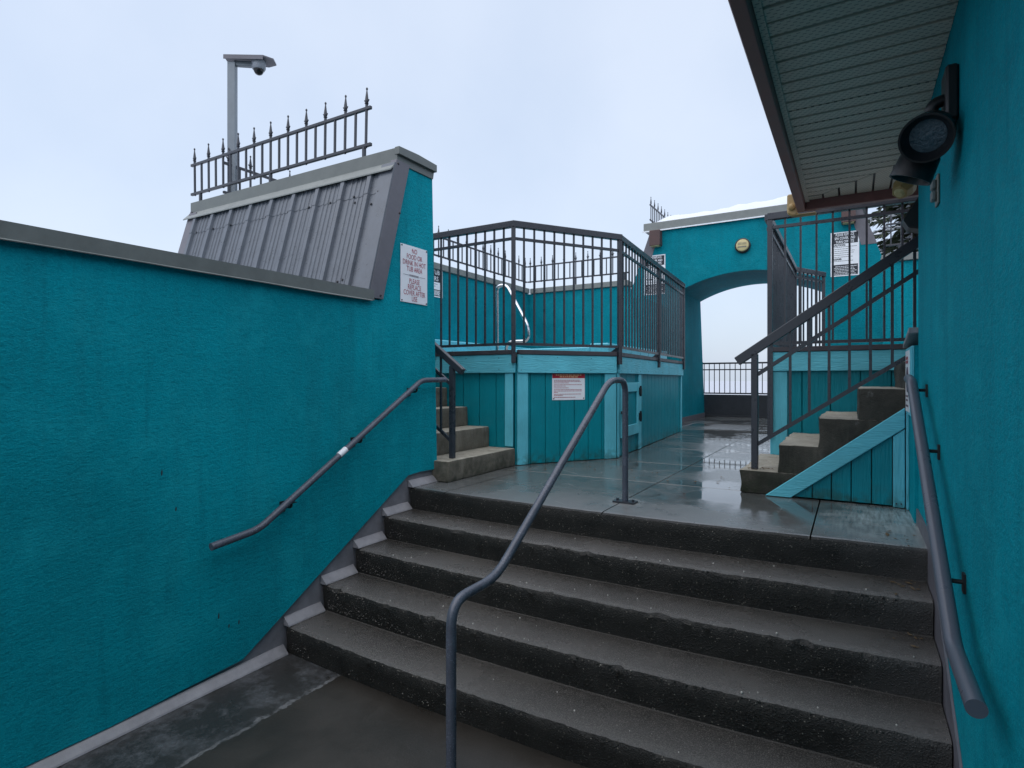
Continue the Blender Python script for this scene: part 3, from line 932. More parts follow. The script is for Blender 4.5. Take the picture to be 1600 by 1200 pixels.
# ------------------------------------------------------------------ handrails
def bracket(root, wallx, y, z, railx, s):
    m = MB()
    m.box((min(wallx, wallx + s * 0.008), y - 0.018, z - 0.085), (max(wallx, wallx + s * 0.008), y + 0.018, z - 0.02))
    m.tube(fillet([(wallx + s * 0.006, y, z - 0.05), (railx, y, z - 0.05), (railx, y, z - 0.012)], 0.02, 4), 0.008, 8)
    m.box((railx - 0.012, y - 0.03, z - 0.024), (railx + 0.012, y + 0.03, z - 0.019))
    return m.build('bracket', 'dark', root)

hl = thing('wall_handrail', (-2.93, 2.6, FLOOR + 0.7), 'round grey handrail bracketed to the long teal wall on the left', 'handrail')
xr = -2.885
MB().tube(fillet([(xr, 1.79, -0.035), (xr, 2.07, -0.005), (xr, 3.50, 0.835), (xr, 3.80, 0.838)], 0.06, 8), 0.0205, 14).build('rail', 'tube', hl, smooth=True)
for y, z in ((2.29, 0.125), (2.86, 0.462), (3.44, 0.795)):
    bracket(hl, XL, y, z, xr, 1)
MB().tube([(xr, 2.66, 0.3435), (xr, 2.72, 0.379)], 0.0212, 14).build('tape_scrap', 'white', hl, smooth=True)

hc = thing('pipe_handrail', (-1.338, 2.8, FLOOR), 'bent grey pipe handrail standing in the middle of the steps', 'handrail')
xc = -1.338
MB().tube(fillet([(xc, 3.783, 0.004), (xc, 3.783, 0.835), (xc, 3.49, 0.835), (xc, 2.125, -0.022), (xc, 1.80, -0.022), (xc, 1.80, FLOOR + 0.002)], 0.10, 9), 0.0205, 16).build('pipe', 'tube', hc, smooth=True)
m = MB().box((xc - 0.075, 3.783 - 0.045, 0.002), (xc + 0.075, 3.783 + 0.045, 0.012))
for sx in (-1, 1):
    m.tube([(xc + sx * 0.055, 3.783, 0.012), (xc + sx * 0.055, 3.783, 0.024)], 0.009, 6)
m.build('base_plate', 'rail', hc)
m = MB().box((xc - 0.06, 1.80 - 0.05, FLOOR + 0.001), (xc + 0.06, 1.80 + 0.05, FLOOR + 0.011)).build('base_plate', 'rail', hc)

hr = thing('wall_handrail', (0.3, 2.7, FLOOR + 0.7), 'thick grey handrail bracketed to the teal building wall on the right', 'handrail')
xr = 0.262
MB().tube(fillet([(xr, 1.80, 0.030), (xr, 2.17, 0.034), (xr, 3.60, 0.830), (xr, 3.78, 0.845)], 0.05, 8), 0.0235, 24).build('rail', 'smooth_rail', hr, smooth=True)
for y, z in ((2.47, 0.200), (3.14, 0.573), (3.62, 0.835)):
    bracket(hr, XR, y, z, xr, -1)

# ------------------------------------------------------------------ balustrades
def baluster_mesh(h, w=0.016):
    me = MB().beam((0, 0, 0), (0, 0, h), w, w, (0, 1, 0)).mesh('baluster')
    me.materials.append(M['rail'])
    return me

def balustrade(root, pts, zt, zm, zb, post_z, posts, spacing=0.112, post_w=0.042, top=(0.055, 0.062), low_posts=None, w=0.016):
    """pts plan polyline. top rail under surface zt, mid rail zm, bottom rail zb, posts from post_z to the top"""
    bme = baluster_mesh(zt - top[1] - zb, w)
    for i in range(len(pts) - 1):
        p, q = Vector((pts[i][0], pts[i][1], 0)), Vector((pts[i + 1][0], pts[i + 1][1], 0))
        d = (q - p)
        L = d.length
        d.normalize()
        a = math.atan2(d.y, d.x)
        z = Vector((0, 0, 1))
        MB().beam(p - d * 0.02 + z * (zt - top[1] / 2 + 0.0006 * i), q + d * 0.02 + z * (zt - top[1] / 2 + 0.0006 * i), top[0], top[1]).build('top_rail', 'rail', root, bevel=0.004)
        MB().beam(p + z * (zm + 0.0005 * i), q + z * (zm + 0.0005 * i), 0.024, 0.026).build('middle_rail', 'rail', root)
        MB().beam(p + z * (zb + 0.0005 * i), q + z * (zb + 0.0005 * i), 0.024, 0.026).build('bottom_rail', 'rail', root)
        n = max(2, int(round(L / spacing)))
        for k in range(1, n):
            c = p + d * (L * k / n)
            inst('baluster', bme, root, (c.x, c.y, zb), a)
    for (x, y), a, lo in posts:
        MB().beam((x, y, lo), (x, y, zt - 0.01), post_w, post_w, (math.cos(a), math.sin(a), 0)).build('post', 'rail', root, bevel=0.003)

# ------------------------------------------------------------------ left deck
A1, B1, B2, C2 = (-4.25, 4.87), (-2.856, 4.87), (-2.19, 5.85), (-2.40, 9.36)
ZF = 1.085                    # fascia top
dk = thing('hot_tub_deck', (-3.4, 7.0, 0.0), 'raised teal hot tub deck with chamfered corner and pale fascia, left of the passage', 'deck')
MB().prism([(x, y, 0.001) for x, y in ((-4.20, 4.90), (-2.87, 4.90), (-2.215, 5.86), (-2.425, 9.34), (-5.39, 9.34), (-5.39, 4.90))], (0, 0, 1.06)).build('core', 'siding', dk)
MB().prism([(x, y, 1.063) for x, y in ((-4.25, 4.86), (-2.85, 4.86), (-2.182, 5.845), (-2.392, 9.37), (-5.40, 9.80), (-5.40, 3.80), (-4.25, 3.80))], (0, 0, 0.045)).build('floor', 'membrane', dk)

def wall_run(root, p, q, z0, z1, lay, plank=0.2, depth=0.014, mat='siding', gapw=0.007, jit=0.0):
    """vertical planks between plan points p -> q (outward is to the right of p->q)"""
    p, q = Vector((p[0], p[1], 0)), Vector((q[0], q[1], 0))
    d = q - p
    L = d.length
    d.normalize()
    nrm = Vector((d.y, -d.x, 0))
    n = max(1, int(round(L / plank)))
    wd = L / n - gapw
    me = MB().box((0, -depth, z0), (wd, 0, z1)).mesh('plank', bevel=0.0025)
    me.materials.append(M[mat])
    a = math.atan2(d.y, d.x)
    for k in range(n):
        c = p + d * (L * k / n + gapw / 2) + nrm * lay
        # rotate so that local -Y is the outward normal
        o = inst('plank', me, root, (c.x, c.y, 0), a)
    return d, nrm

def board(root, name, p, q, s0, s1, z0, z1, off, th, mat, bevel=0.004):
    p, q = Vector((p[0], p[1], 0)), Vector((q[0], q[1], 0))
    d = (q - p).normalized()
    nrm = Vector((d.y, -d.x, 0))
    a = p + d * s0 + nrm * off
    b = p + d * s1 + nrm * off
    vs_ = [a + Vector((0, 0, z0)), b + Vector((0, 0, z0)), b + Vector((0, 0, z1)), a + Vector((0, 0, z1))]
    return MB().prism(vs_, nrm * th).build(name, mat, root, bevel=bevel)

LB = (Vector(B2) - Vector(B1)).length
LC = (Vector(C2) - Vector(B2)).length
LA = B1[0] - A1[0]
wall_run(dk, A1, B1, 0.002, 1.0, 0.004, 0.20)
wall_run(dk, B1, B2, 0.006, 1.0, 0.004, 0.165)
wall_run(dk, B2, C2, 0.006, 1.0, 0.004, 0.20)
# fascia boards and edging
board(dk, 'fascia_board', A1, B1, 0.0, LA + 0.03, 0.905, ZF, 0.022, 0.032, 'trim')
board(dk, 'fascia_board', B1, B2, 0.018, LB - 0.006, 0.905, ZF, 0.022, 0.034, 'trim')
board(dk, 'fascia_board', B2, C2, 0.022, LC + 0.03, 0.905, ZF, 0.022, 0.033, 'trim')
board(dk, 'edging', A1, B1, 0.0, LA + 0.02, ZF + 0.002, ZF + 0.045, 0.012, 0.052, 'nosing')
board(dk, 'edging', B1, B2, 0.02, LB - 0.008, ZF + 0.0025, ZF + 0.046, 0.012, 0.054, 'nosing')
board(dk, 'edging', B2, C2, 0.028, LC + 0.03, ZF + 0.002, ZF + 0.045, 0.012, 0.053, 'nosing')
# corner boards
board(dk, 'corner_board', A1, B1, LA - 0.085, LA + 0.004, 0.185, 0.903, 0.020, 0.019, 'trim_v')
board(dk, 'corner_board', B1, B2, 0.018, 0.135, 0.004, 0.903, 0.020, 0.020, 'trim_v')
board(dk, 'corner_board', B1, B2, LB - 0.145, LB - 0.002, 0.004, 0.903, 0.020, 0.020, 'trim_v')
board(dk, 'corner_board', B2, C2, LC - 0.06, LC + 0.012, 0.004, 0.903, 0.020, 0.018, 'trim_v')
# access hatch at the start of the passage side
board(dk, 'jamb_board', B2, C2, 0.015, 0.075, 0.004, 0.903, 0.020, 0.018, 'trim_v')
board(dk, 'jamb_board', B2, C2, 0.86, 0.985, 0.004, 0.903, 0.020, 0.018, 'trim_v')
hatch = board(dk, 'door', B2, C2, 0.10, 0.84, 0.21, 0.80, 0.020, 0.012, 'siding')
for a in ((0.095, 0.215, 0.205, 0.805), (0.74, 0.845, 0.205, 0.805)):
    board(hatch, 'door_frame', B2, C2, a[0], a[1], a[2], a[3], 0.033, 0.020, 'door')
for z0, z1 in ((0.205, 0.325), (0.70, 0.805)):
    board(hatch, 'door_frame', B2, C2, 0.216, 0.739, z0, z1, 0.033, 0.019, 'door')
for z in (0.36, 0.66):
    board(hatch, 'hinge', B2, C2, 0.80, 0.90, z, z + 0.085, 0.054, 0.012, 'dark', 0.002)
    board(hatch, 'hinge', B2, C2, 0.838, 0.852, z - 0.02, z + 0.105, 0.0545, 0.02, 'dark', 0.002)
board(hatch, 'latch', B2, C2, 0.05, 0.16, 0.47, 0.50, 0.054, 0.03, 'dark', 0.003)
board(hatch, 'latch', B2, C2, 0.06, 0.12, 0.44, 0.505, 0.085, 0.03, 'dark', 0.004)

rl = thing('deck_railing', (-2.9, 6.0, 1.0), 'dark metal railing round the chamfered left hot tub deck', 'railing')
off = 0.065
RA, RB1, RB2, RC = (A1[0], A1[1] - off), (-2.825, 4.805), (-2.125, 5.835), (-2.333, 9.34)
RM = (-2.231, 7.62)
ang = math.atan2(RB2[1] - RB1[1], RB2[0] - RB1[0])
balustrade(rl, [RA, RB1, RB2], 2.375, 2.205, 1.185, 1.0, [((RB1[0], RB1[1]), ang / 2, 1.0), ((RB2[0], RB2[1]), ang, 1.0)], 0.112)
balustrade(rl, [RB2, RC], 2.372, 2.202, 1.183, 1.0, [((RC[0], RC[1]), 0, 1.0), (RM, 0, 1.0)], 0.122)
for (x, y) in (RB2, RM):
    MB().prism([(x - 0.02, y - 0.012, 1.13), (x - 0.10, y - 0.012, 1.13), (x - 0.02, y - 0.012, 1.19)], (0, 0.024, 0)).build('gusset', 'rail', rl)

# hot tub: sunken tub with pale kerb inside the deck
ht = thing('hot_tub', (-4.0, 7.8, 1.11), 'pale aqua kerbed hot tub sunk behind the left deck railing', 'hot tub')
m = MB()
m.box((-2.98, 7.05, 1.110), (-2.72, 9.35, 1.315))
m.box((-5.395, 9.352, 1.110), (-2.72, 9.79, 1.317))
m.box((-5.395, 5.00, 1.110), (-5.12, 9.35, 1.415))
m.box((-5.118, 7.05, 1.110), (-2.982, 7.30, 1.27))
m.build('kerb', 'tubwhite', ht, bevel=0.012)
MB().box((-5.118, 7.302, 1.112), (-2.982, 9.35, 1.20)).build('cover', 'membrane', ht, bevel=0.01)

gr = thing('grab_rail', (-3.9, 6.5, 1.11), 'chrome looped grab rail by the left hot tub', 'grab rail')
yy = 6.5
MB().tube(fillet([(-4.075, yy, 1.108), (-4.075, yy, 2.085), (-3.93, yy, 2.085), (-3.60, yy, 1.52), (-3.60, yy, 1.335), (-3.93, yy, 1.335), (-3.94, yy, 1.108)], 0.11, 10), 0.024, 14).build('tube', 'chrome', gr, smooth=True)

# red-headed rules sign on the chamfered face
dB = Vector((B2[0] - B1[0], B2[1] - B1[1], 0)).normalized()
nB = Vector((dB.y, -dB.x, 0))
sB = Vector((B1[0], B1[1], 0)) + nB * 0.0195
sg = thing('rules_sign', tuple(sB + dB * 0.53 + Vector((0, 0, 0.63))), 'white rules sign with a red heading on the chamfered deck face', 'sign')
s0, s1, z0, z1 = 0.415, 0.800, 0.632, 0.912
polybox(sg, 'board', 'white', dB, (0, 0, 1), sB + Vector((0, 0, z0)), s0, s1, 0, 0.268, 0.003)
so_ = sB + Vector((0, 0, z0)) + nB * 0.003
polybox(sg, 'heading', 'red', dB, (0, 0, 1), so_, s0 + 0.0005, s1 - 0.0005, 0.222, 0.2675, 0.0008)
dashes(sg, 'yellow', so_ + nB * 0.001, dB, (0, 0, 1), [(s0 + 0.04, s1 - 0.04, 0.249), (s0 + 0.085, s1 - 0.085, 0.230)], 0.0095, 'heading_print', 4)
rows = []
zz = 0.198
for wd in (0.30, 0.315, 0.17, None, 0.325, 0.135, None, 0.175, None, 0.325, 0.325, 0.045, None, 0.325, 0.10, None, 0.25):
    if wd is None:
        zz -= 0.005
        continue
    rows.append((s0 + 0.02, s0 + 0.02 + wd, zz))
    zz -= 0.0135
dashes(sg, 'ink_red', so_, dB, (0, 0, 1), rows, 0.0052, 'print_lines', 5)
m = MB()
for s_ in (s0 + 0.016, s1 - 0.016):
    c = so_ + dB * s_ + Vector((0, 0, 0.016))
    m.tube([c, c + nB * 0.006], 0.006, 8)
m.build('screw_heads', 'screw', sg)

# ------------------------------------------------------------------ steps to the left deck
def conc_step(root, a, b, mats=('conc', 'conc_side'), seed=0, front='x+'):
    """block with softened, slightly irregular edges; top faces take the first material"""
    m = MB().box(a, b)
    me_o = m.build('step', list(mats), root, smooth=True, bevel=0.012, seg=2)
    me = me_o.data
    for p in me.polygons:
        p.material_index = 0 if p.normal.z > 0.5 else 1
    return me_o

ls = thing('concrete_steps', (-3.3, 4.3, 0.0), 'narrow tan concrete steps climbing left behind the teal pier', 'steps')
xs_l = [-2.83, -3.13, -3.39, -3.65, -3.91, -4.17]
zs_l = [0.172, 0.370, 0.562, 0.757, 0.95]
for k in range(5):
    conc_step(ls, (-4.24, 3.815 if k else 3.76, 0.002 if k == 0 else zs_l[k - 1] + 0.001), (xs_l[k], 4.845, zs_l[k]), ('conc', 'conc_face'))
sr = thing('stair_railing', (-2.93, 3.95, 0.17), 'short dark railing on the tan steps beside the teal pier', 'railing')
ysr = 3.95
MB().beam((-2.925, ysr, 0.172), (-2.925, ysr, 0.955), 0.042, 0.042, (0, 1, 0)).build('post', 'rail', sr, bevel=0.003)
def slp(x, z0):
    return z0 + (-2.925 - x) * 0.745
MB().beam((-2.815, ysr, slp(-2.815, 0.985)), (-4.1, ysr, slp(-4.1, 0.985)), 0.05, 0.055).build('top_rail', 'rail', sr, bevel=0.004)
for zz in (0.79, 0.31):
    MB().beam((-2.93, ysr, slp(-2.93, zz)), (-4.1, ysr, slp(-4.1, zz)), 0.022, 0.026).build('rail', 'rail', sr)
for k in range(1, 10):
    x = -2.925 - 0.12 * k
    MB().beam((x, ysr, slp(x, 0.31)), (x, ysr, slp(x, 0.96)), 0.016, 0.016, (0, 1, 0)).build('baluster', 'rail', sr)

# spa sign on the left enclosure wall
def spa_sign(label, o, xd, wd, ht_, head, seed, hf=0.735):
    xd = Vector(xd).normalized()
    ud = Vector((0, 0, 1))
    nd = xd.cross(ud)
    o = Vector(o)
    root = thing('spa_sign', tuple(o), label, 'sign')
    polybox(root, 'board', 'white', xd, ud, o + nd * 0.001, -wd / 2, wd / 2, 0, ht_, 0.004)
    f = o + nd * 0.005
    polybox(root, 'heading', 'black', xd, ud, f, -wd / 2 + 0.018, wd / 2 - 0.018, ht_ * hf, ht_ - 0.018, 0.001)
    polybox(root, 'footer', 'black', xd, ud, f, -wd / 2 + 0.018, wd / 2 - 0.018, 0.018, ht_ * 0.26, 0.001)
    hh = ht_ * (1 - hf) - 0.018
    for k, ln in enumerate(head):
        text(ln, hh / len(head) * 1.0, 'white', root, f + nd * 0.001 + ud * (ht_ - 0.018 - hh * (k + 0.5) / len(head)), xd, ud, bold=0.0012, xs=min(1.0, (wd - 0.06) / (len(ln) * hh / len(head) * 0.70)))
    rows = []
    z = ht_ * (hf - 0.08)
    while z > ht_ * 0.30:
        rows.append((-wd / 2 + 0.03, wd / 2 - 0.03 - random.Random(seed + z).uniform(0, wd * 0.3), z))
        z -= 0.034
    if len(head) == 3:
        text('CAUTION:', 0.04, 'black', root, f + ud * (ht_ * 0.70) - xd * (wd / 2 - 0.03), xd, ud, 'LEFT', 0.002)
        text('PLEASE:', 0.04, 'black', root, f + ud * (ht_ * 0.385) - xd * (wd / 2 - 0.03), xd, ud, 'LEFT', 0.002)
        rows = [r_ for r_ in rows if abs(r_[2] - ht_ * 0.385) > 0.03 and r_[2] < ht_ * 0.66]
    dashes(root, 'black', f, xd, ud, rows, 0.007, 'print_lines', seed)
    rows = [(-wd / 2 + 0.03 + 0.02 * (k % 3), wd / 2 - 0.03 - 0.02 * ((k + 1) % 3), 0.03 + k * (ht_ * 0.26 - 0.04) / 6) for k in range(6)]
    dashes(root, 'white', f + nd * 0.001, xd, ud, rows, 0.009, 'footer_print', seed + 1)
    return root

spa_sign('black and white notice on the left tub wall, half hidden by the teal pier', (XE + 0.002, 6.78, 2.085), (0, 1, 0), 0.56, 0.435, ['HOT TUB', 'COVERS'], 21, 0.52)

# ------------------------------------------------------------------ arch block
YA, YB_ = 11.30, 13.35
ar = thing('arch_gatehouse', (-1.68, 12.3, 0.0), 'teal arched gateway block with grey coping across the passage', 'archway')
XA0, XA1 = -2.90, -0.46
xc_, hs, zs_, zc_ = (XA0 + XA1) / 2, (XA1 - XA0) / 2, 2.56, 2.845
rise_ = zc_ - zs_
rad = (hs * hs + rise_ * rise_) / (2 * rise_)
arc = []
for k in range(25):
    a = -1 + 2 * k / 24
    x = xc_ + hs * a
    arc.append((x, zc_ - rad + math.sqrt(rad * rad - (x - xc_) ** 2)))
TOPZ = 3.79
# left pier, right pier and spandrel as one body
bat = 0.36
def xl(z):
    return -3.46 - (TOPZ - z) * bat
def xrr(z):
    return 0.09 + (TOPZ - z) * bat
m = MB()
out = [(xl(TOPZ), TOPZ)] + [(xl(1.0), 1.0), (xl(1.0), 0.0), (XA0, 0.0)] + arc + [(XA1, 0.0), (xrr(1.0), 0.0), (xrr(1.0), 1.0), (xrr(TOPZ), TOPZ)]
n = len(out)
yb_at = lambda z: YB_ + 0.25 - 0.18 * z / 1.0 if z < 4 else YB_
vs_ = [(x, YA, z) for x, z in out] + [(x, 13.52 - 0.165 * z, z) for x, z in out]
# split the front into strips over the arch so that no face is concave
def strips(off):
    f_ = []
    f_.append([0, 1, 2, 3, 4])
    f_.append([n - 1, 28, 29, n - 3, n - 2] if False else [n - 1, 28, 29, 30, 31])
    return f_
ia0, ia1 = 4, 28
top = []
for k in range(25):
    top.append((arc[k][0], TOPZ))
vsF = [(x, YA, z) for x, z in arc] + [(x, YA, z) for x, z in top]
for yfun, flip in ((lambda z: YA, False), (lambda z: 13.52 - 0.165 * z, True)):
    v1 = [(x, yfun(z), z) for x, z in arc] + [(x, yfun(z), z) for x, z in top]
    f1 = [(k, k + 1, 25 + k + 1, 25 + k) for k in range(24)]
    m.add(v1, f1)
    pl_ = [(xl(TOPZ), TOPZ), (XA0, TOPZ), (XA0, zs_), (XA0, 0.0), (xl(1.0), 0.0), (xl(1.0), 1.0)]
    m.add([(x, yfun(z), z) for x, z in pl_], [(0, 1, 2, 3, 4, 5)])
    pr_ = [(XA1, TOPZ), (xrr(TOPZ), TOPZ), (xrr(1.0), 1.0), (xrr(1.0), 0.0), (XA1, 0.0), (XA1, zs_)]
    m.add([(x, yfun(z), z) for x, z in pr_], [(0, 1, 2, 3, 4, 5)])
F_ = lambda x, z: (x, YA, z)
B_ = lambda x, z: (x, 13.52 - 0.165 * z, z)
for a, b in [((xl(TOPZ), TOPZ), (xrr(TOPZ), TOPZ)), ((xl(1.0), 1.0), (xl(TOPZ), TOPZ)), ((xl(1.0), 0.0), (xl(1.0), 1.0)), ((xrr(TOPZ), TOPZ), (xrr(1.0), 1.0)), ((xrr(1.0), 1.0), (xrr(1.0), 0.0)), ((XA0, 0.0), (XA0, zs_)), ((XA1, zs_), (XA1, 0.0))] + [(arc[k], arc[k + 1]) for k in range(24)]:
    m.add([F_(*a), F_(*b), B_(*b), B_(*a)], [(0, 1, 2, 3)])
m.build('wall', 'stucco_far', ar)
part('coping', 'coping_light', ar, (-3.60, YA - 0.05, TOPZ + 0.003), (0.23, 13.0, TOPZ + 0.16), 0.008)
part('drip', 'white', ar, (-3.62, YA - 0.062, TOPZ - 0.018), (0.25, YA - 0.051, TOPZ + 0.006))
for sgn, fx in ((-1, xl), (1, xrr)):
    zb_ = 3.10
    w_ = 0.215
    q = [(fx(TOPZ - 0.02) + sgn * 0.004, YA - 0.006, TOPZ - 0.02), (fx(zb_) + sgn * 0.004, YA - 0.006, zb_), (fx(zb_) - sgn * w_, YA - 0.006, zb_), (fx(TOPZ - 0.02) - sgn * 0.17, YA - 0.006, TOPZ - 0.02)]
    MB().prism(q, (0, 1.4, 0) if False else (0, 0.005, 0)).build('shoulder_flashing', 'flash', ar)
    q2 = [(fx(TOPZ - 0.02) + sgn * 0.004, YA - 0.006, TOPZ - 0.02), (fx(zb_) + sgn * 0.004, YA - 0.006, zb_), (fx(zb_) + sgn * 0.012, YA - 0.006, zb_), (fx(TOPZ - 0.02) + sgn * 0.012, YA - 0.006, TOPZ - 0.02)]
    MB().prism(q2, (0, 1.5, 0)).build('shoulder_flashing', 'flash', ar)
part('base_flashing', 'flash', ar, (XA0 + 0.002, YA + 0.02, 0.002), (XA0 + 0.025, 13.45, 0.09))
# snow on the block
m = MB()
nx, ny = 46, 14
gridv = []
for i in range(nx + 1):
    for j in range(ny + 1):
        u, v = i / nx, j / ny
        x = -3.40 + 3.55 * u
        y = YA + 0.02 + 1.6 * v
        e = min(1, u / 0.06) * min(1, (1 - u) / 0.04) * min(1, v / 0.12 + 0.0) * min(1, (1 - v) / 0.1)
        e = math.sqrt(max(0, e))
        z = TOPZ + 0.163 + e * (0.15 + 0.05 * mnoise.noise(Vector((x * 1.7, y * 1.7, 1))) + 0.03 * mnoise.noise(Vector((x * 5, y * 5, 4))) + 0.06 * u)
        gridv.append((x, y, z))
m.add(gridv, [(i * (ny + 1) + j, (i + 1) * (ny + 1) + j, (i + 1) * (ny + 1) + j + 1, i * (ny + 1) + j + 1) for i in range(nx) for j in range(ny)])
o = m.build('snow', 'snow', smooth=True)
tag(o, 'bank of white snow lying on top of the arched gateway', 'snow', kind='stuff')
spike_fence('small dark spiked fence beside the snow on the arched gateway', (-3.50, 11.42), (-3.50, 12.9), TOPZ + 0.26, feet=0.1)

# fittings on the arch
for x, lab in ((-3.34, 'brown square lamp box near the left end of the arched gateway'), (-0.06, 'brown square lamp box under the eave, right end of the arched gateway')):
    root = thing('box_lamp', (x, YA - 0.004, 3.46), lab, 'lamp', 'box lamps on the gateway')
    MB().prism([(x - 0.105, YA - 0.004, 3.47), (x + 0.105, YA - 0.004, 3.47), (x + 0.105, YA - 0.004, 3.80 - 0.03), (x - 0.105, YA - 0.004, 3.80 - 0.03)], (0, -0.17, 0)).build('housing', 'brownbox', root, bevel=0.006)
    part('lens', 'cream', root, (x - 0.085, YA - 0.16, 3.462), (x + 0.085, YA - 0.02, 3.4695))
rlamp = thing('bulkhead_lamp', (-1.75, YA - 0.004, 3.2), 'round cream bulkhead lamp with black rim over the arch', 'lamp')
cx, cz = -1.74, 3.30
MB().tube([(cx, YA - 0.003, cz), (cx, YA - 0.05, cz), (cx, YA - 0.062, cz)], [0.135, 0.135, 0.118], 28).build('rim', 'dark', rlamp, smooth=True)
MB().tube([(cx, YA - 0.0622, cz), (cx, YA - 0.085, cz), (cx, YA - 0.095, cz)], [0.112, 0.10, 0.05], 28).build('lens', 'cream', rlamp, smooth=True)
m = MB()
for k in range(-3, 4):
    m.box((cx + k * 0.022 - 0.004, YA - 0.100, cz + 0.005), (cx + k * 0.022 + 0.004, YA - 0.0965, cz + 0.05))
m.box((cx - 0.075, YA - 0.100, cz - 0.040), (cx + 0.075, YA - 0.0965, cz - 0.022))
m.build('grille', 'grey_plate', rlamp)
spa_sign('black and white spa notice on the gateway, behind the left deck railing', (-3.385, YA, 2.53), (1, 0, 0), 0.42, 0.78, ['PLEASE REPLACE', 'SPA COVER AND', 'TURN OFF JETS'], 31)
spa_sign('black and white spa notice on the gateway, right of the arch', (-0.115, YA, 2.60), (1, 0, 0), 0.42, 0.75, ['PLEASE REPLACE', 'SPA COVER AND', 'TURN OFF JETS'], 41)

# gate at the far end
gt = thing('metal_gate', (-1.68, 13.62, 0.0), 'dark gate with solid lower panel and bars, seen through the arch', 'gate')
part('panel', 'gate', gt, (-2.96, 13.60, 0.005), (-0.40, 13.63, 0.50), 0.003)
part('threshold', 'gate', gt, (-2.96, 13.56, 0.001), (-0.40, 13.598, 0.035), 0.003)
for z0, z1 in ((0.515, 0.545), (1.05, 1.075), (1.19, 1.225)):
    part('rail', 'rail', gt, (-2.96, 13.595, z0), (-0.40, 13.635, z1))
bme = MB().box((-0.008, -0.008, 0), (0.008, 0.008, 0.66)).mesh('bar')
bme.materials.append(M['rail'])
for k in range(23):
    inst('bar', bme, gt, (-2.93 + 0.112 * k, 13.615, 0.535))
part('post', 'rail', gt, (-3.00, 13.58, 0.002), (-2.962, 13.64, 1.24))
part('post', 'rail', gt, (-0.398, 13.58, 0.002), (-0.36, 13.64, 1.24))

# ------------------------------------------------------------------ right deck
D0, D1, D2, D3 = (3.0, 5.70), (-0.605, 5.70), (-0.605, 8.50), (-0.30, 9.12)
rd = thing('hot_tub_deck', (0.8, 7.5, 0.0), 'raised teal deck with pale fascia at the top of the right-hand steps', 'deck')
MB().prism([(x, y, 0.001) for x, y in ((3.0, 5.72), (-0.585, 5.72), (-0.585, 8.49), (-0.28, 9.10), (0.2, 9.58), (3.0, 9.58))], (0, 0, 1.06)).build('core', 'siding', rd)
MB().prism([(x, y, 1.063) for x, y in ((3.0, 5.69), (-0.615, 5.69), (-0.615, 8.51), (-0.31, 9.13), (0.18, 9.61), (3.0, 9.61))], (0, 0, 0.045)).build('floor', 'membrane', rd)
# outward is to the right of p->q, so walk D1->D0 for the front and D2->D1 for the passage side
wall_run(rd, D1, (1.6, 5.70), 0.002, 1.0, 0.004, 0.21)
wall_run(rd, D2, D1, 0.002, 1.0, 0.004, 0.20)
wall_run(rd, D3, D2, 0.002, 1.0, 0.004, 0.20)
board(rd, 'fascia_board', D1, (1.6, 5.7), -0.05, 2.2, 0.915, ZF, 0.022, 0.032, 'trim')
board(rd, 'fascia_board', D2, D1, 0.0, 2.795, 0.915, ZF, 0.022, 0.031, 'trim')
board(rd, 'edging', D1, (1.6, 5.7), -0.05, 2.2, ZF + 0.002, ZF + 0.045, 0.012, 0.052, 'nosing')
board(rd, 'edging', D2, D1, 0.0, 2.80, ZF + 0.003, ZF + 0.044, 0.012, 0.050, 'nosing')
board(rd, 'corner_board', D1, (1.6, 5.7), -0.02, 0.105, 0.004, 0.913, 0.020, 0.020, 'trim_v')
board(rd, 'corner_board', D2, D1, 2.69, 2.815, 0.004, 0.913, 0.020, 0.018, 'trim_v')
rr = thing('deck_railing', (-0.2, 5.9, 1.1), 'dark metal railing round the right-hand deck, passing under the eave', 'railing')
E1, E0, E2, E3 = (-0.64, 5.645), (2.2, 5.645), (-0.66, 8.52), (-0.35, 9.15)
balustrade(rr, [E1, E0], 2.335, 2.205, 1.165, 1.0, [((E1[0] + 0.0, E1[1]), 0, 0.33), ((1.0, 5.645), 0, 1.0)], 0.122)
balustrade(rr, [(E1[0] - 0.02, E1[1] + 0.03), E2, E3], 2.337, 2.207, 1.167, 1.0, [(E2, 0, 1.0), (E3, 0, 1.0)], 0.105)

# right-hand steps
rs = thing('concrete_steps', (-0.2, 5.1, 0.0), 'weathered mossy concrete steps climbing right to the deck', 'steps')
xs_r = [-0.725, -0.462, -0.205, 0.035, 0.295]
zs_r = [0.170, 0.372, 0.568, 0.780, 0.965]
for k in range(5):
    o = conc_step(rs, (xs_r[k], 4.555 + 0.004 * (k % 2), 0.002 if k == 0 else zs_r[k - 1] - 0.15), (1.4 if k == 4 else 0.56 + 0.001 * k, 5.64, zs_r[k]), ('conc', 'conc_side'))
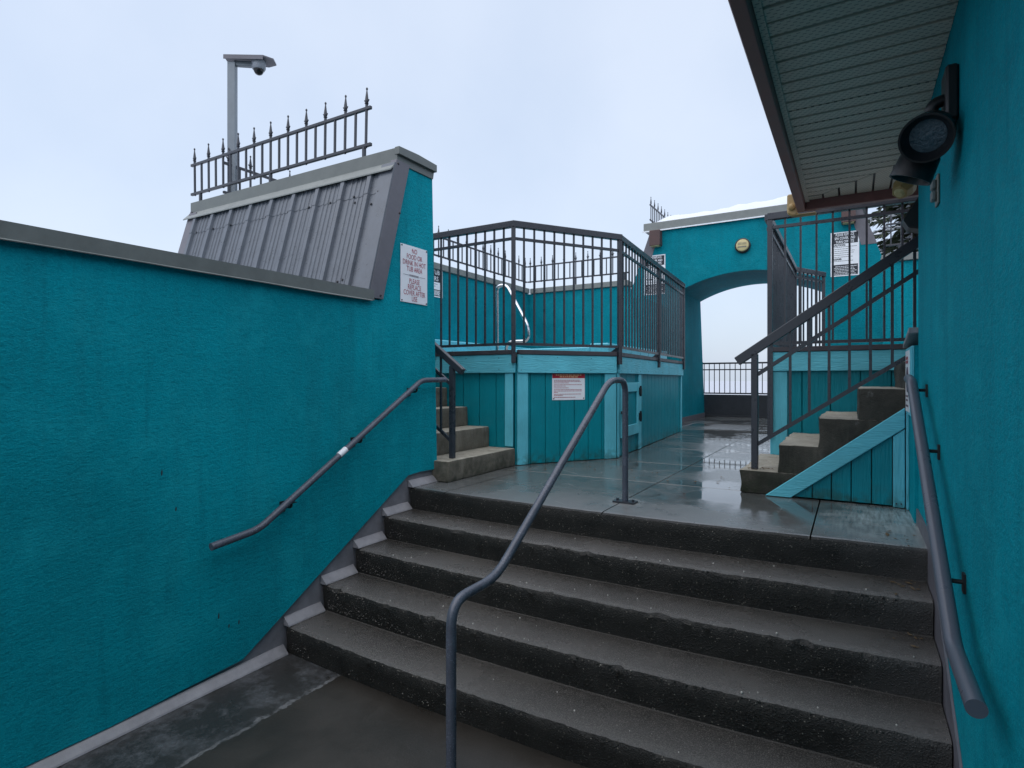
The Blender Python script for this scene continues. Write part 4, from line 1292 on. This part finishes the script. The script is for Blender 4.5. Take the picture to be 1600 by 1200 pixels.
# uneven the rough cast side
def roughen(root, amp, cuts):
    for o in root.children:
        me = o.data
        bm = bmesh.new()
        bm.from_mesh(me)
        bmesh.ops.triangulate(bm, faces=[f for f in bm.faces if len(f.verts) > 4])
        for _ in range(cuts):
            lng = [e for e in bm.edges if e.calc_length() > 0.045]
            bmesh.ops.subdivide_edges(bm, edges=lng, cuts=1, use_grid_fill=True)
        for v in bm.verts:
            p = v.co + BASE[root.name]
            q = Vector((mnoise.noise(p * 8), mnoise.noise(p * 8 + Vector((5, 0, 0))), mnoise.noise(p * 8 + Vector((0, 7, 0))) * 0.35))
            q += Vector((mnoise.noise(p * 26), mnoise.noise(p * 26 + Vector((5, 0, 0))), mnoise.noise(p * 26 + Vector((0, 7, 0))) * 0.3)) * 0.6
            v.co += q * amp
        bm.to_mesh(me)
        bm.free()
        for p in me.polygons:
            p.use_smooth = True
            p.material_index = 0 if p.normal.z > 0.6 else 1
        me.set_sharp_from_angle(angle=R(50))
roughen(rs, 0.013, 5)
roughen(ls, 0.005, 4)
# timber cladding under the steps
sc = thing('stair_cladding', (-0.1, 4.53, 0.0), 'teal boards with a sloping aqua stringer under the right-hand steps', 'cladding')
YS = 4.545
def str_top(x):
    return (x + 0.545) * 0.785
n = 5
xa0, xa1 = -0.36, 0.226
for k in range(n):
    xa, xb = xa0 + (xa1 - xa0) * k / n + 0.003, xa0 + (xa1 - xa0) * (k + 1) / n - 0.003
    za, zb_ = max(0.02, str_top(xa) - 0.10), max(0.02, str_top(xb) - 0.10)
    MB().prism([(xa, YS, 0.012), (xb, YS, 0.012), (xb, YS, zb_), (xa, YS, za)], (0, -0.014, 0)).build('plank', 'siding', sc, bevel=0.002)
MB().prism([(-0.545, YS - 0.016, 0.004), (-0.378, YS - 0.016, 0.004), (0.292, YS - 0.016, str_top(0.292) - 0.132), (0.292, YS - 0.016, str_top(0.292))], (0, -0.024, 0)).build('stringer', 'trim', sc, bevel=0.004)
MB().prism([(0.228, YS - 0.001, 0.004), (0.292, YS - 0.001, 0.004), (0.292, YS - 0.001, str_top(0.292) - 0.14), (0.228, YS - 0.001, str_top(0.228) - 0.14)], (0, -0.030, 0)).build('corner_board', 'trim_v', sc, bevel=0.003)
m = MB()
for x in (0.245, 0.272):
    m.tube([(x, YS - 0.031, 0.03), (x, YS - 0.036, 0.03)], 0.005, 6)
m.build('nail_heads', 'screw', sc)

# railing of the right-hand steps
sr = thing('stair_railing', (-0.63, 4.63, 0.17), 'dark sloping railing of the mossy right-hand steps', 'railing')
ysr = 4.635
def rz(x, z0):
    return z0 + (x + 0.63) * 0.685
MB().beam((-0.63, ysr, 0.170), (-0.63, ysr, rz(-0.63, 1.03)), 0.046, 0.046, (0, 1, 0)).build('post', 'rail', sr, bevel=0.003)
MB().beam((-0.755, ysr, rz(-0.755, 1.062)), (0.42, ysr, rz(0.42, 1.062)), 0.046, 0.068).build('top_rail', 'rail', sr, bevel=0.004)
MB().beam((-0.61, ysr, rz(-0.61, 0.865)), (0.42, ysr, rz(0.42, 0.865)), 0.022, 0.028).build('rail', 'rail', sr)
MB().beam((-0.61, ysr, rz(-0.61, 0.345)), (0.34, ysr, rz(0.34, 0.345)), 0.022, 0.028).build('rail', 'rail', sr)
for k in range(8):
    x = -0.515 + 0.124 * k
    MB().beam((x, ysr, rz(x, 0.345)), (x, ysr, rz(x, 1.04)), 0.018, 0.018, (0, 1, 0)).build('baluster', 'rail', sr)

# low end wall beside the building corner with its safety sign
lwl = thing('newel_wall', (0.36, 4.33, 0.0), 'low pale aqua end wall with a sloping grey cap at the building corner', 'wall')
part('wall', 'stucco', lwl, (0.312, 4.104, 0.0), (0.56, 4.535, 1.04))
part('facing_board', 'trim_v', lwl, (0.298, 4.106, 0.62), (0.311, 4.53, 1.038), 0.002)
part('facing_board', 'trim_v', lwl, (0.298, 4.47, 0.004), (0.311, 4.53, 0.618), 0.002)
MB().prism([(0.284, 4.104, 1.112), (0.284, 4.56, 1.043), (0.284, 4.56, 1.070), (0.284, 4.104, 1.146)], (0.30, 0, 0)).build('cap', 'flash_light', lwl, bevel=0.003)
sg = thing('safety_sign', (0.295, 4.32, 0.66), 'narrow white safety sign with red print on the low end wall', 'sign')
polybox(sg, 'board', 'white', (0, -1, 0), (0, 0, 1), (0.2975, 4.50, 0.64), 0, 0.28, 0, 0.38, 0.003)
fx = 0.2942
dashes(sg, 'red', (fx, 4.49, 0.64), (0, -1, 0), (0, 0, 1), [(0.03, 0.21, 0.325), (0.03, 0.2, 0.30)], 0.018, 'heading_print', 3)
m = MB()
m.tube([(fx, 4.36, 0.84), (fx - 0.0012, 4.36, 0.84)], 0.080, 24)
m.build('symbol', 'ink_dark', sg)
dashes(sg, 'ink_dark', (fx, 4.49, 0.64), (0, -1, 0), (0, 0, 1), [(0.03, 0.2, 0.09), (0.04, 0.2, 0.065), (0.03, 0.21, 0.03)], 0.012, 'print_lines', 9)

# ------------------------------------------------------------------ right building
bd = thing('building', (1.5, 0.5, -0.9), 'teal stucco building on the right with brown eave and vented soffit', 'building')
YC = 4.10
ZS = 2.20
MB().box((XR, -7.5, -0.94), (4.5, YC, ZS + 0.10)).build('wall', 'stucco', bd)
yn = Y0 + bow(XR)
MB().prism([(XR - 0.001, -7.4, FLOOR - 0.02), (XR - 0.001, yn + 0.65, FLOOR - 0.02), (XR - 0.001, yn + 0.65, 0.085), (XR - 0.001, yn - 0.02, 0.085), (XR - 0.001, yn - 4 * GO - 0.20, -4 * RISE - 0.065), (XR - 0.001, -7.4, FLOOR + 0.085)], (-0.009, 0, 0)).build('base_flashing', 'flash', bd)
XF, YF = -0.368, 4.98         # outer eave lines
# soffit strips: those under the long eave run across it, those under the end run along it, mitred at the hip
smesh = {}
nst = 80
wst = 0.105
for k in range(nst):
    yb = YF - 0.075 - wst * k
    ya = yb - wst + 0.017
    if yb < -3.4:
        break
    # hip line from (XF+.07, YF-.07) to (XR, YC)
    def hipx(y):
        return XF + 0.07 + (YF - 0.07 - y)
    xa = XF + 0.066
    x1a, x1b = min(XR - 0.002, hipx(ya)), min(XR - 0.002, hipx(yb))
    if x1a - xa < 0.01:
        continue
    q = [(xa, ya, ZS + 0.002 * (k % 2)), (x1a, ya, ZS + 0.002 * (k % 2)), (max(xa + 0.002, x1b), yb, ZS + 0.002 * (k % 2)), (xa, yb, ZS + 0.002 * (k % 2))]
    MB().prism(q, (0, 0, 0.012)).build('soffit_strip', 'soffit', bd)
for k in range(40):
    xa = XF + 0.08 + wst * k
    xb = xa + wst - 0.014
    if xa > 3.0:
        break
    def hipy(x):
        return max(YC + 0.002, YF - 0.07 - (x - XF - 0.07) + 0.014)
    q = [(xa, hipy(xa), ZS + 0.003), (xb, hipy(xb), ZS + 0.003), (xb, YF - 0.066, ZS + 0.003), (xa, YF - 0.066, ZS + 0.003)]
    MB().prism(q, (0, 0, 0.012)).build('soffit_strip', 'soffit', bd)
MB().box((XF + 0.04, -3.5, ZS + 0.016), (4.5, YF - 0.04, ZS + 0.03)).build('soffit_backing', 'dark', bd)
part('soffit_trim', 'soffit', bd, (XF + 0.058, -3.5, ZS - 0.012), (XF + 0.085, YF - 0.07, ZS - 0.001))
part('fascia', 'brown', bd, (XF, -3.5, ZS - 0.065), (XF + 0.055, YF, ZS + 0.19), 0.004)
part('fascia', 'brown', bd, (XF + 0.056, YF - 0.056, ZS - 0.066), (4.5, YF - 0.001, ZS + 0.189), 0.004)
MB().prism([(XF - 0.03, -3.5, ZS + 0.192), (4.5, -3.5, ZS + 0.192), (4.5, -3.5, ZS + 1.7), (XF + 1.9, -3.5, ZS + 0.95)], (0, YF + 3.53, 0)).build('roof', 'dark', bd)

# floodlight on the building wall
fd = thing('floodlight', (XR - 0.05, 2.65, 1.6), 'black twin floodlight with a frosted lens, on the building wall', 'lamp')
part('wall_box', 'dark', fd, (XR - 0.040, 2.59, 1.78), (XR - 0.001, 2.72, 1.98), 0.008)
MB().tube(fillet([(XR - 0.03, 2.66, 1.88), (XR - 0.075, 2.66, 1.87), (XR - 0.075, 2.68, 1.80)], 0.03, 5), 0.022, 12).build('knuckle', 'dark', fd, smooth=True)
c = Vector((0.225, 2.52, 1.700))
ax = Vector((-0.20, -0.86, -0.47)).normalized()
h1 = MB().lathe(c, ax, [(-0.20, 0.002), (-0.20, 0.032), (-0.17, 0.055), (-0.10, 0.078), (-0.03, 0.083), (0.0, 0.085), (0.0, 0.078), (-0.035, 0.060), (-0.055, 0.057)], 32).build('lamp_head', 'dark', fd, smooth=True)
MB().lathe(c, ax, [(-0.040, 0.0002), (-0.041, 0.03), (-0.046, 0.0575)], 32).build('lens', 'lens', h1, smooth=True)
c2 = Vector((0.208, 2.68, 1.652))
ax2 = Vector((-0.38, 0.10, -0.92)).normalized()
h2 = MB().lathe(c2, ax2, [(-0.07, 0.002), (-0.07, 0.045), (-0.04, 0.066), (0.050, 0.072), (0.050, 0.065), (0.03, 0.060)], 28).build('lamp_head', 'dark', fd, smooth=True)
MB().lathe(c2, ax2, [(0.02, 0.0002), (0.02, 0.0605)], 24).build('lens', 'glass', h2, smooth=True)

ob = thing('outlet_box', (XR - 0.01, 3.17, 1.62), 'small grey outlet cover on the building wall under the floodlight', 'outlet')
part('plate', 'grey_plate', ob, (XR - 0.010, 3.125, 1.615), (XR - 0.001, 3.215, 1.745), 0.003)
for z in (1.635, 1.685):
    part('cover', 'coping_light', ob, (XR - 0.030, 3.145, z), (XR - 0.0105, 3.195, z + 0.042), 0.005)

# beige fittings under the eave
def beige_lamp(label, c, ax, r):
    c, ax = Vector(c), Vector(ax).normalized()
    root = thing('spot_lamp', tuple(c), label, 'lamp', 'beige lamps under the eave')
    MB().tube([c - ax * 0.05, c - ax * 0.01, c + ax * 0.03, c + ax * 0.075], [r * 0.8, r, r, r * 0.72], 6).build('housing', 'beige', root, bevel=0.003)
    MB().tube([c + Vector((0, 0, 0.03)), (c.x, c.y, 2.199)], 0.012, 8).build('stem', 'beige', root)
    MB().tube([c + ax * 0.0755, c + ax * 0.088], [r * 0.5, r * 0.3], 10).build('lamp', 'cream', root, smooth=True)
    return root
beige_lamp('beige faceted lamp tucked under the eave at the building corner', (0.285, 4.36, 2.055), (-0.45, -0.55, -0.70), 0.066)
root = thing('junction_box', (XF - 0.02, YF - 0.03, ZS - 0.03), 'beige rounded fitting with a brass knob on the eave corner', 'fitting')
MB().prism([(XF - 0.075, YF - 0.0, 2.14), (XF - 0.035, YF - 0.0, 2.115), (XF + 0.13, YF - 0.0, 2.11), (XF + 0.13, YF - 0.0, 2.13), (XF - 0.002, YF - 0.0, 2.13), (XF - 0.002, YF - 0.0, 2.29), (XF - 0.075, YF - 0.0, 2.29)], (0, 0.06, 0)).build('housing', 'beige', root, bevel=0.01)
MB().tube([(XF - 0.04, YF - 0.001, 2.185), (XF - 0.04, YF - 0.02, 2.185), (XF - 0.04, YF - 0.03, 2.185)], [0.026, 0.024, 0.01], 12).build('knob', 'beige', root, smooth=True)
# dark lamp peeping round the corner of the building
root = thing('corner_lamp', (0.36, 4.2, 1.78), 'black hooded lamp on the far side of the building corner', 'lamp')
MB().prism([(0.345, YC + 0.01, 1.93), (0.345, YC + 0.01, 1.72), (0.285, YC + 0.01, 1.735), (0.255, YC + 0.01, 1.79), (0.315, YC + 0.01, 1.885)], (0.0, 0.14, 0)).build('housing', 'dark', root, bevel=0.006)
part('mount', 'dark', root, (0.346, YC + 0.002, 1.72), (0.45, YC + 0.12, 1.93), 0.004)

# ------------------------------------------------------------------ right enclosure wall, fence
wr_ = thing('enclosure_wall', (2.2, 9.75, -0.9), 'teal wall with grey coping behind the right-hand deck', 'wall')
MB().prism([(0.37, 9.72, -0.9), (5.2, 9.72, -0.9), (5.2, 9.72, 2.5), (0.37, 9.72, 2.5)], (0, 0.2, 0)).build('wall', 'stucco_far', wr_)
part('coping', 'coping_light', wr_, (0.35, 9.68, 2.503), (5.2, 9.96, 2.60), 0.006)
spike_fence('dark spiked fence on the wall behind the right-hand deck, in front of the spruce', (0.47, 9.82), (3.4, 9.82), 2.755)

# ------------------------------------------------------------------ snowy spruce
def spruce(name, label, loc, H_, R_, seed, dens=1.0):
    rg = random.Random(seed)
    root = thing(name, loc, label, 'tree', 'snowy conifers beyond the wall')
    L = Vector(loc)
    MB().tube([L, L + Vector((0.05, 0, H_ * 0.5)), L + Vector((0, 0.05, H_))], [0.24, 0.14, 0.01], 8).build('trunk', 'bark', root, smooth=True)
    nd, sn, br = MB(), MB(), MB()
    z = H_ * 0.16
    while z < H_ * 0.99:
        f = 1 - (z / H_)
        rr_ = R_ * (0.12 + f * 1.05) 
        for b in range(rg.randint(4, 6)):
            a = rg.uniform(0, 2 * math.pi)
            ln = rr_ * rg.uniform(0.6, 1.12)
            d = Vector((math.cos(a), math.sin(a), 0))
            sd = Vector((-d.y, d.x, 0))
            p0 = L + Vector((0, 0, z))
            nseg = max(3, int(ln / 0.16))
            prevp = p0
            for s_ in range(1, nseg + 1):
                t_ = s_ / nseg
                p = p0 + d * (ln * t_) + Vector((0, 0, -0.32 * ln * t_ * t_ + 0.12 * ln * max(0, t_ - 0.7)))
                for q in range(int(7 * dens)):
                    side = rg.choice((-1, 1))
                    l2 = (0.16 + 0.30 * (1 - t_ * 0.7)) * rg.uniform(0.5, 1.2)
                    dr = (sd * side * rg.uniform(0.3, 1.0) + d * rg.uniform(0.2, 0.9) + Vector((0, 0, rg.uniform(-0.75, -0.05)))).normalized()
                    st_ = prevp.lerp(p, rg.random())
                    en = st_ + dr * l2
                    wv_ = dr.cross(Vector((rg.uniform(-1, 1), rg.uniform(-1, 1), rg.uniform(-.3, 1)))).normalized() * rg.uniform(0.022, 0.045)
                    nd.add([st_ - wv_ * 0.4, st_.lerp(en, 0.55) - wv_, en, st_.lerp(en, 0.55) + wv_], [(0, 1, 2, 3)])
                if rg.random() < 0.85:
                    r_ = rg.uniform(0.05, 0.13)
                    cpt = prevp.lerp(p, rg.random()) + sd * rg.uniform(-0.16, 0.16) + Vector((0, 0, 0.035))
                    k5 = 6
                    ring = [cpt + Vector((math.cos(6.283 * i / k5) * r_ * rg.uniform(.7, 1.4), math.sin(6.283 * i / k5) * r_ * rg.uniform(.7, 1.3), rg.uniform(-0.03, 0.0))) for i in range(k5)]
                    sn.add(ring + [cpt + Vector((0, 0, r_ * 0.45)), cpt + Vector((0, 0, -0.035))], [(i, (i + 1) % k5, k5) for i in range(k5)] + [((i + 1) % k5, i, k5 + 1) for i in range(k5)])
                prevp = p
        z += rg.uniform(0.12, 0.2) * (0.75 + f * 0.6)
    tag(nd.build('crown', 'needles', root), kind='stuff')
    tag(sn.build('snow_load', 'snow', root, smooth=True), kind='stuff')
    return root
spruce('spruce_tree', 'snow-dusted spruce standing behind the right-hand wall and fence', (1.42, 19.3, -9.0), 19.5, 3.3, 5, 1.0)

# ------------------------------------------------------------------ litter and grit
m = MB()
rg = random.Random(11)
for k in range(70):
    if k < 26:
        x, y, z = rg.uniform(0.16, 0.29), Y0 - GO * rg.randint(0, 2) + rg.uniform(0.12, 0.3) + 0.07, 0
        kk = max(0, min(4, int(math.ceil((Y0 + bow(x) - y) / GO))))
        z = -kk * RISE + 0.004
    elif k < 44:
        x, y, z = rg.uniform(-0.68, -0.5), 4.58 + rg.uniform(0, 0.12), 0.175
    else:
        x, y, z = rg.uniform(-2.5, -0.8), rg.uniform(4.6, 5.2), 0.004
    a = rg.uniform(0, 6.28)
    l_ = rg.uniform(0.006, 0.02)
    d = Vector((math.cos(a), math.sin(a), rg.uniform(-.1, .3)))
    s_ = Vector((-d.y, d.x, 0)) * rg.uniform(0.3, 0.6)
    c = Vector((x, y, z + 0.002))
    m.add([c - d * l_, c - s_ * l_, c + d * l_, c + s_ * l_, c + Vector((0, 0, 0.004))], [(0, 1, 4), (1, 2, 4), (2, 3, 4), (3, 0, 4)])
o = m.build('leaf_litter', 'litter')
tag(o, 'scattered brown leaf crumbs on the concrete by the right wall', 'litter', kind='stuff')
m = MB()
for k in range(70):
    kk = rg.randint(1, 4)
    x = rg.uniform(-2.85, 0.25)
    y = Y0 - kk * GO + bow(x) + rg.choice((rg.uniform(0.02, 0.05), rg.uniform(0.02, GO - 0.03)))
    r_ = rg.uniform(0.0018, 0.0052)
    c = Vector((x, y, -kk * RISE + r_ * 0.4))
    m.tube([c + Vector((0, 0, -r_)), c, c + Vector((0, 0, r_ * 0.9))], [r_ * 0.7, r_, r_ * 0.4], 5)
o = m.build('grit', 'pebble')
tag(o, 'pale grit scattered along the dark wet steps', 'grit', kind='stuff')

# stones standing proud of the washed risers and nosings
def pebbles(name, mat, label, count, seed, r0, r1):
    rg = random.Random(seed)
    m = MB()
    for _ in range(count):
        k = rg.randint(0, 4)
        x = rg.uniform(-2.93, 0.28 if k else 0.1)
        dz = rg.choice((rg.uniform(0.012, 0.05), rg.uniform(0.02, 0.15), rg.uniform(0.02, 0.15)))
        if mnoise.noise(Vector((x * 2.3, k * 5.1 + dz * 6, 0.4))) < rg.uniform(-0.25, 0.35):
            continue
        r = rg.uniform(r0, r1)
        y = Y0 - k * GO + bow(x) + 0.004 + 0.006 * dz / 0.15 + r * 0.25
        c = Vector((x, y, -k * RISE - dz))
        a, b = rg.uniform(0.7, 1.3), rg.uniform(0.6, 1.1)
        vs_ = [c + Vector((0, -r, 0)), c + Vector((r * a, 0, 0)), c + Vector((0, 0, r * b)), c + Vector((-r * a, 0, 0)), c + Vector((0, 0, -r * b)), c + Vector((0, r, 0))]
        m.add(vs_, [(0, 1, 2), (0, 2, 3), (0, 3, 4), (0, 4, 1), (5, 2, 1), (5, 3, 2), (5, 4, 3), (5, 1, 4)])
    o = m.build(name, mat, st, smooth=True)
    tag(o, kind='stuff')
pebbles('dark_aggregate', 'agg_dark', '', 9000, 3, 0.0030, 0.0075)
pebbles('pale_aggregate', 'agg_pale', '', 850, 4, 0.0018, 0.0048)
# nail heads on the deck boards
m = MB()
rg = random.Random(8)
for p_, q_, L_ in ((A1, B1, LA), (B1, B2, LB), (B2, C2, LC)):
    p3, q3 = Vector((p_[0], p_[1], 0)), Vector((q_[0], q_[1], 0))
    d = (q3 - p3).normalized()
    nrm_ = Vector((d.y, -d.x, 0))
    x = 0.06
    while x < L_ - 0.03:
        for z in (0.935, 1.055):
            c = p3 + d * (x + rg.uniform(-0.01, 0.01)) + nrm_ * 0.0545 + Vector((0, 0, z + rg.uniform(-0.006, 0.006)))
            m.tube([c, c + nrm_ * 0.0035], 0.0042, 6)
        x += 0.40
o = m.build('nail_heads', 'screw', dk)
tag(o, kind='stuff')
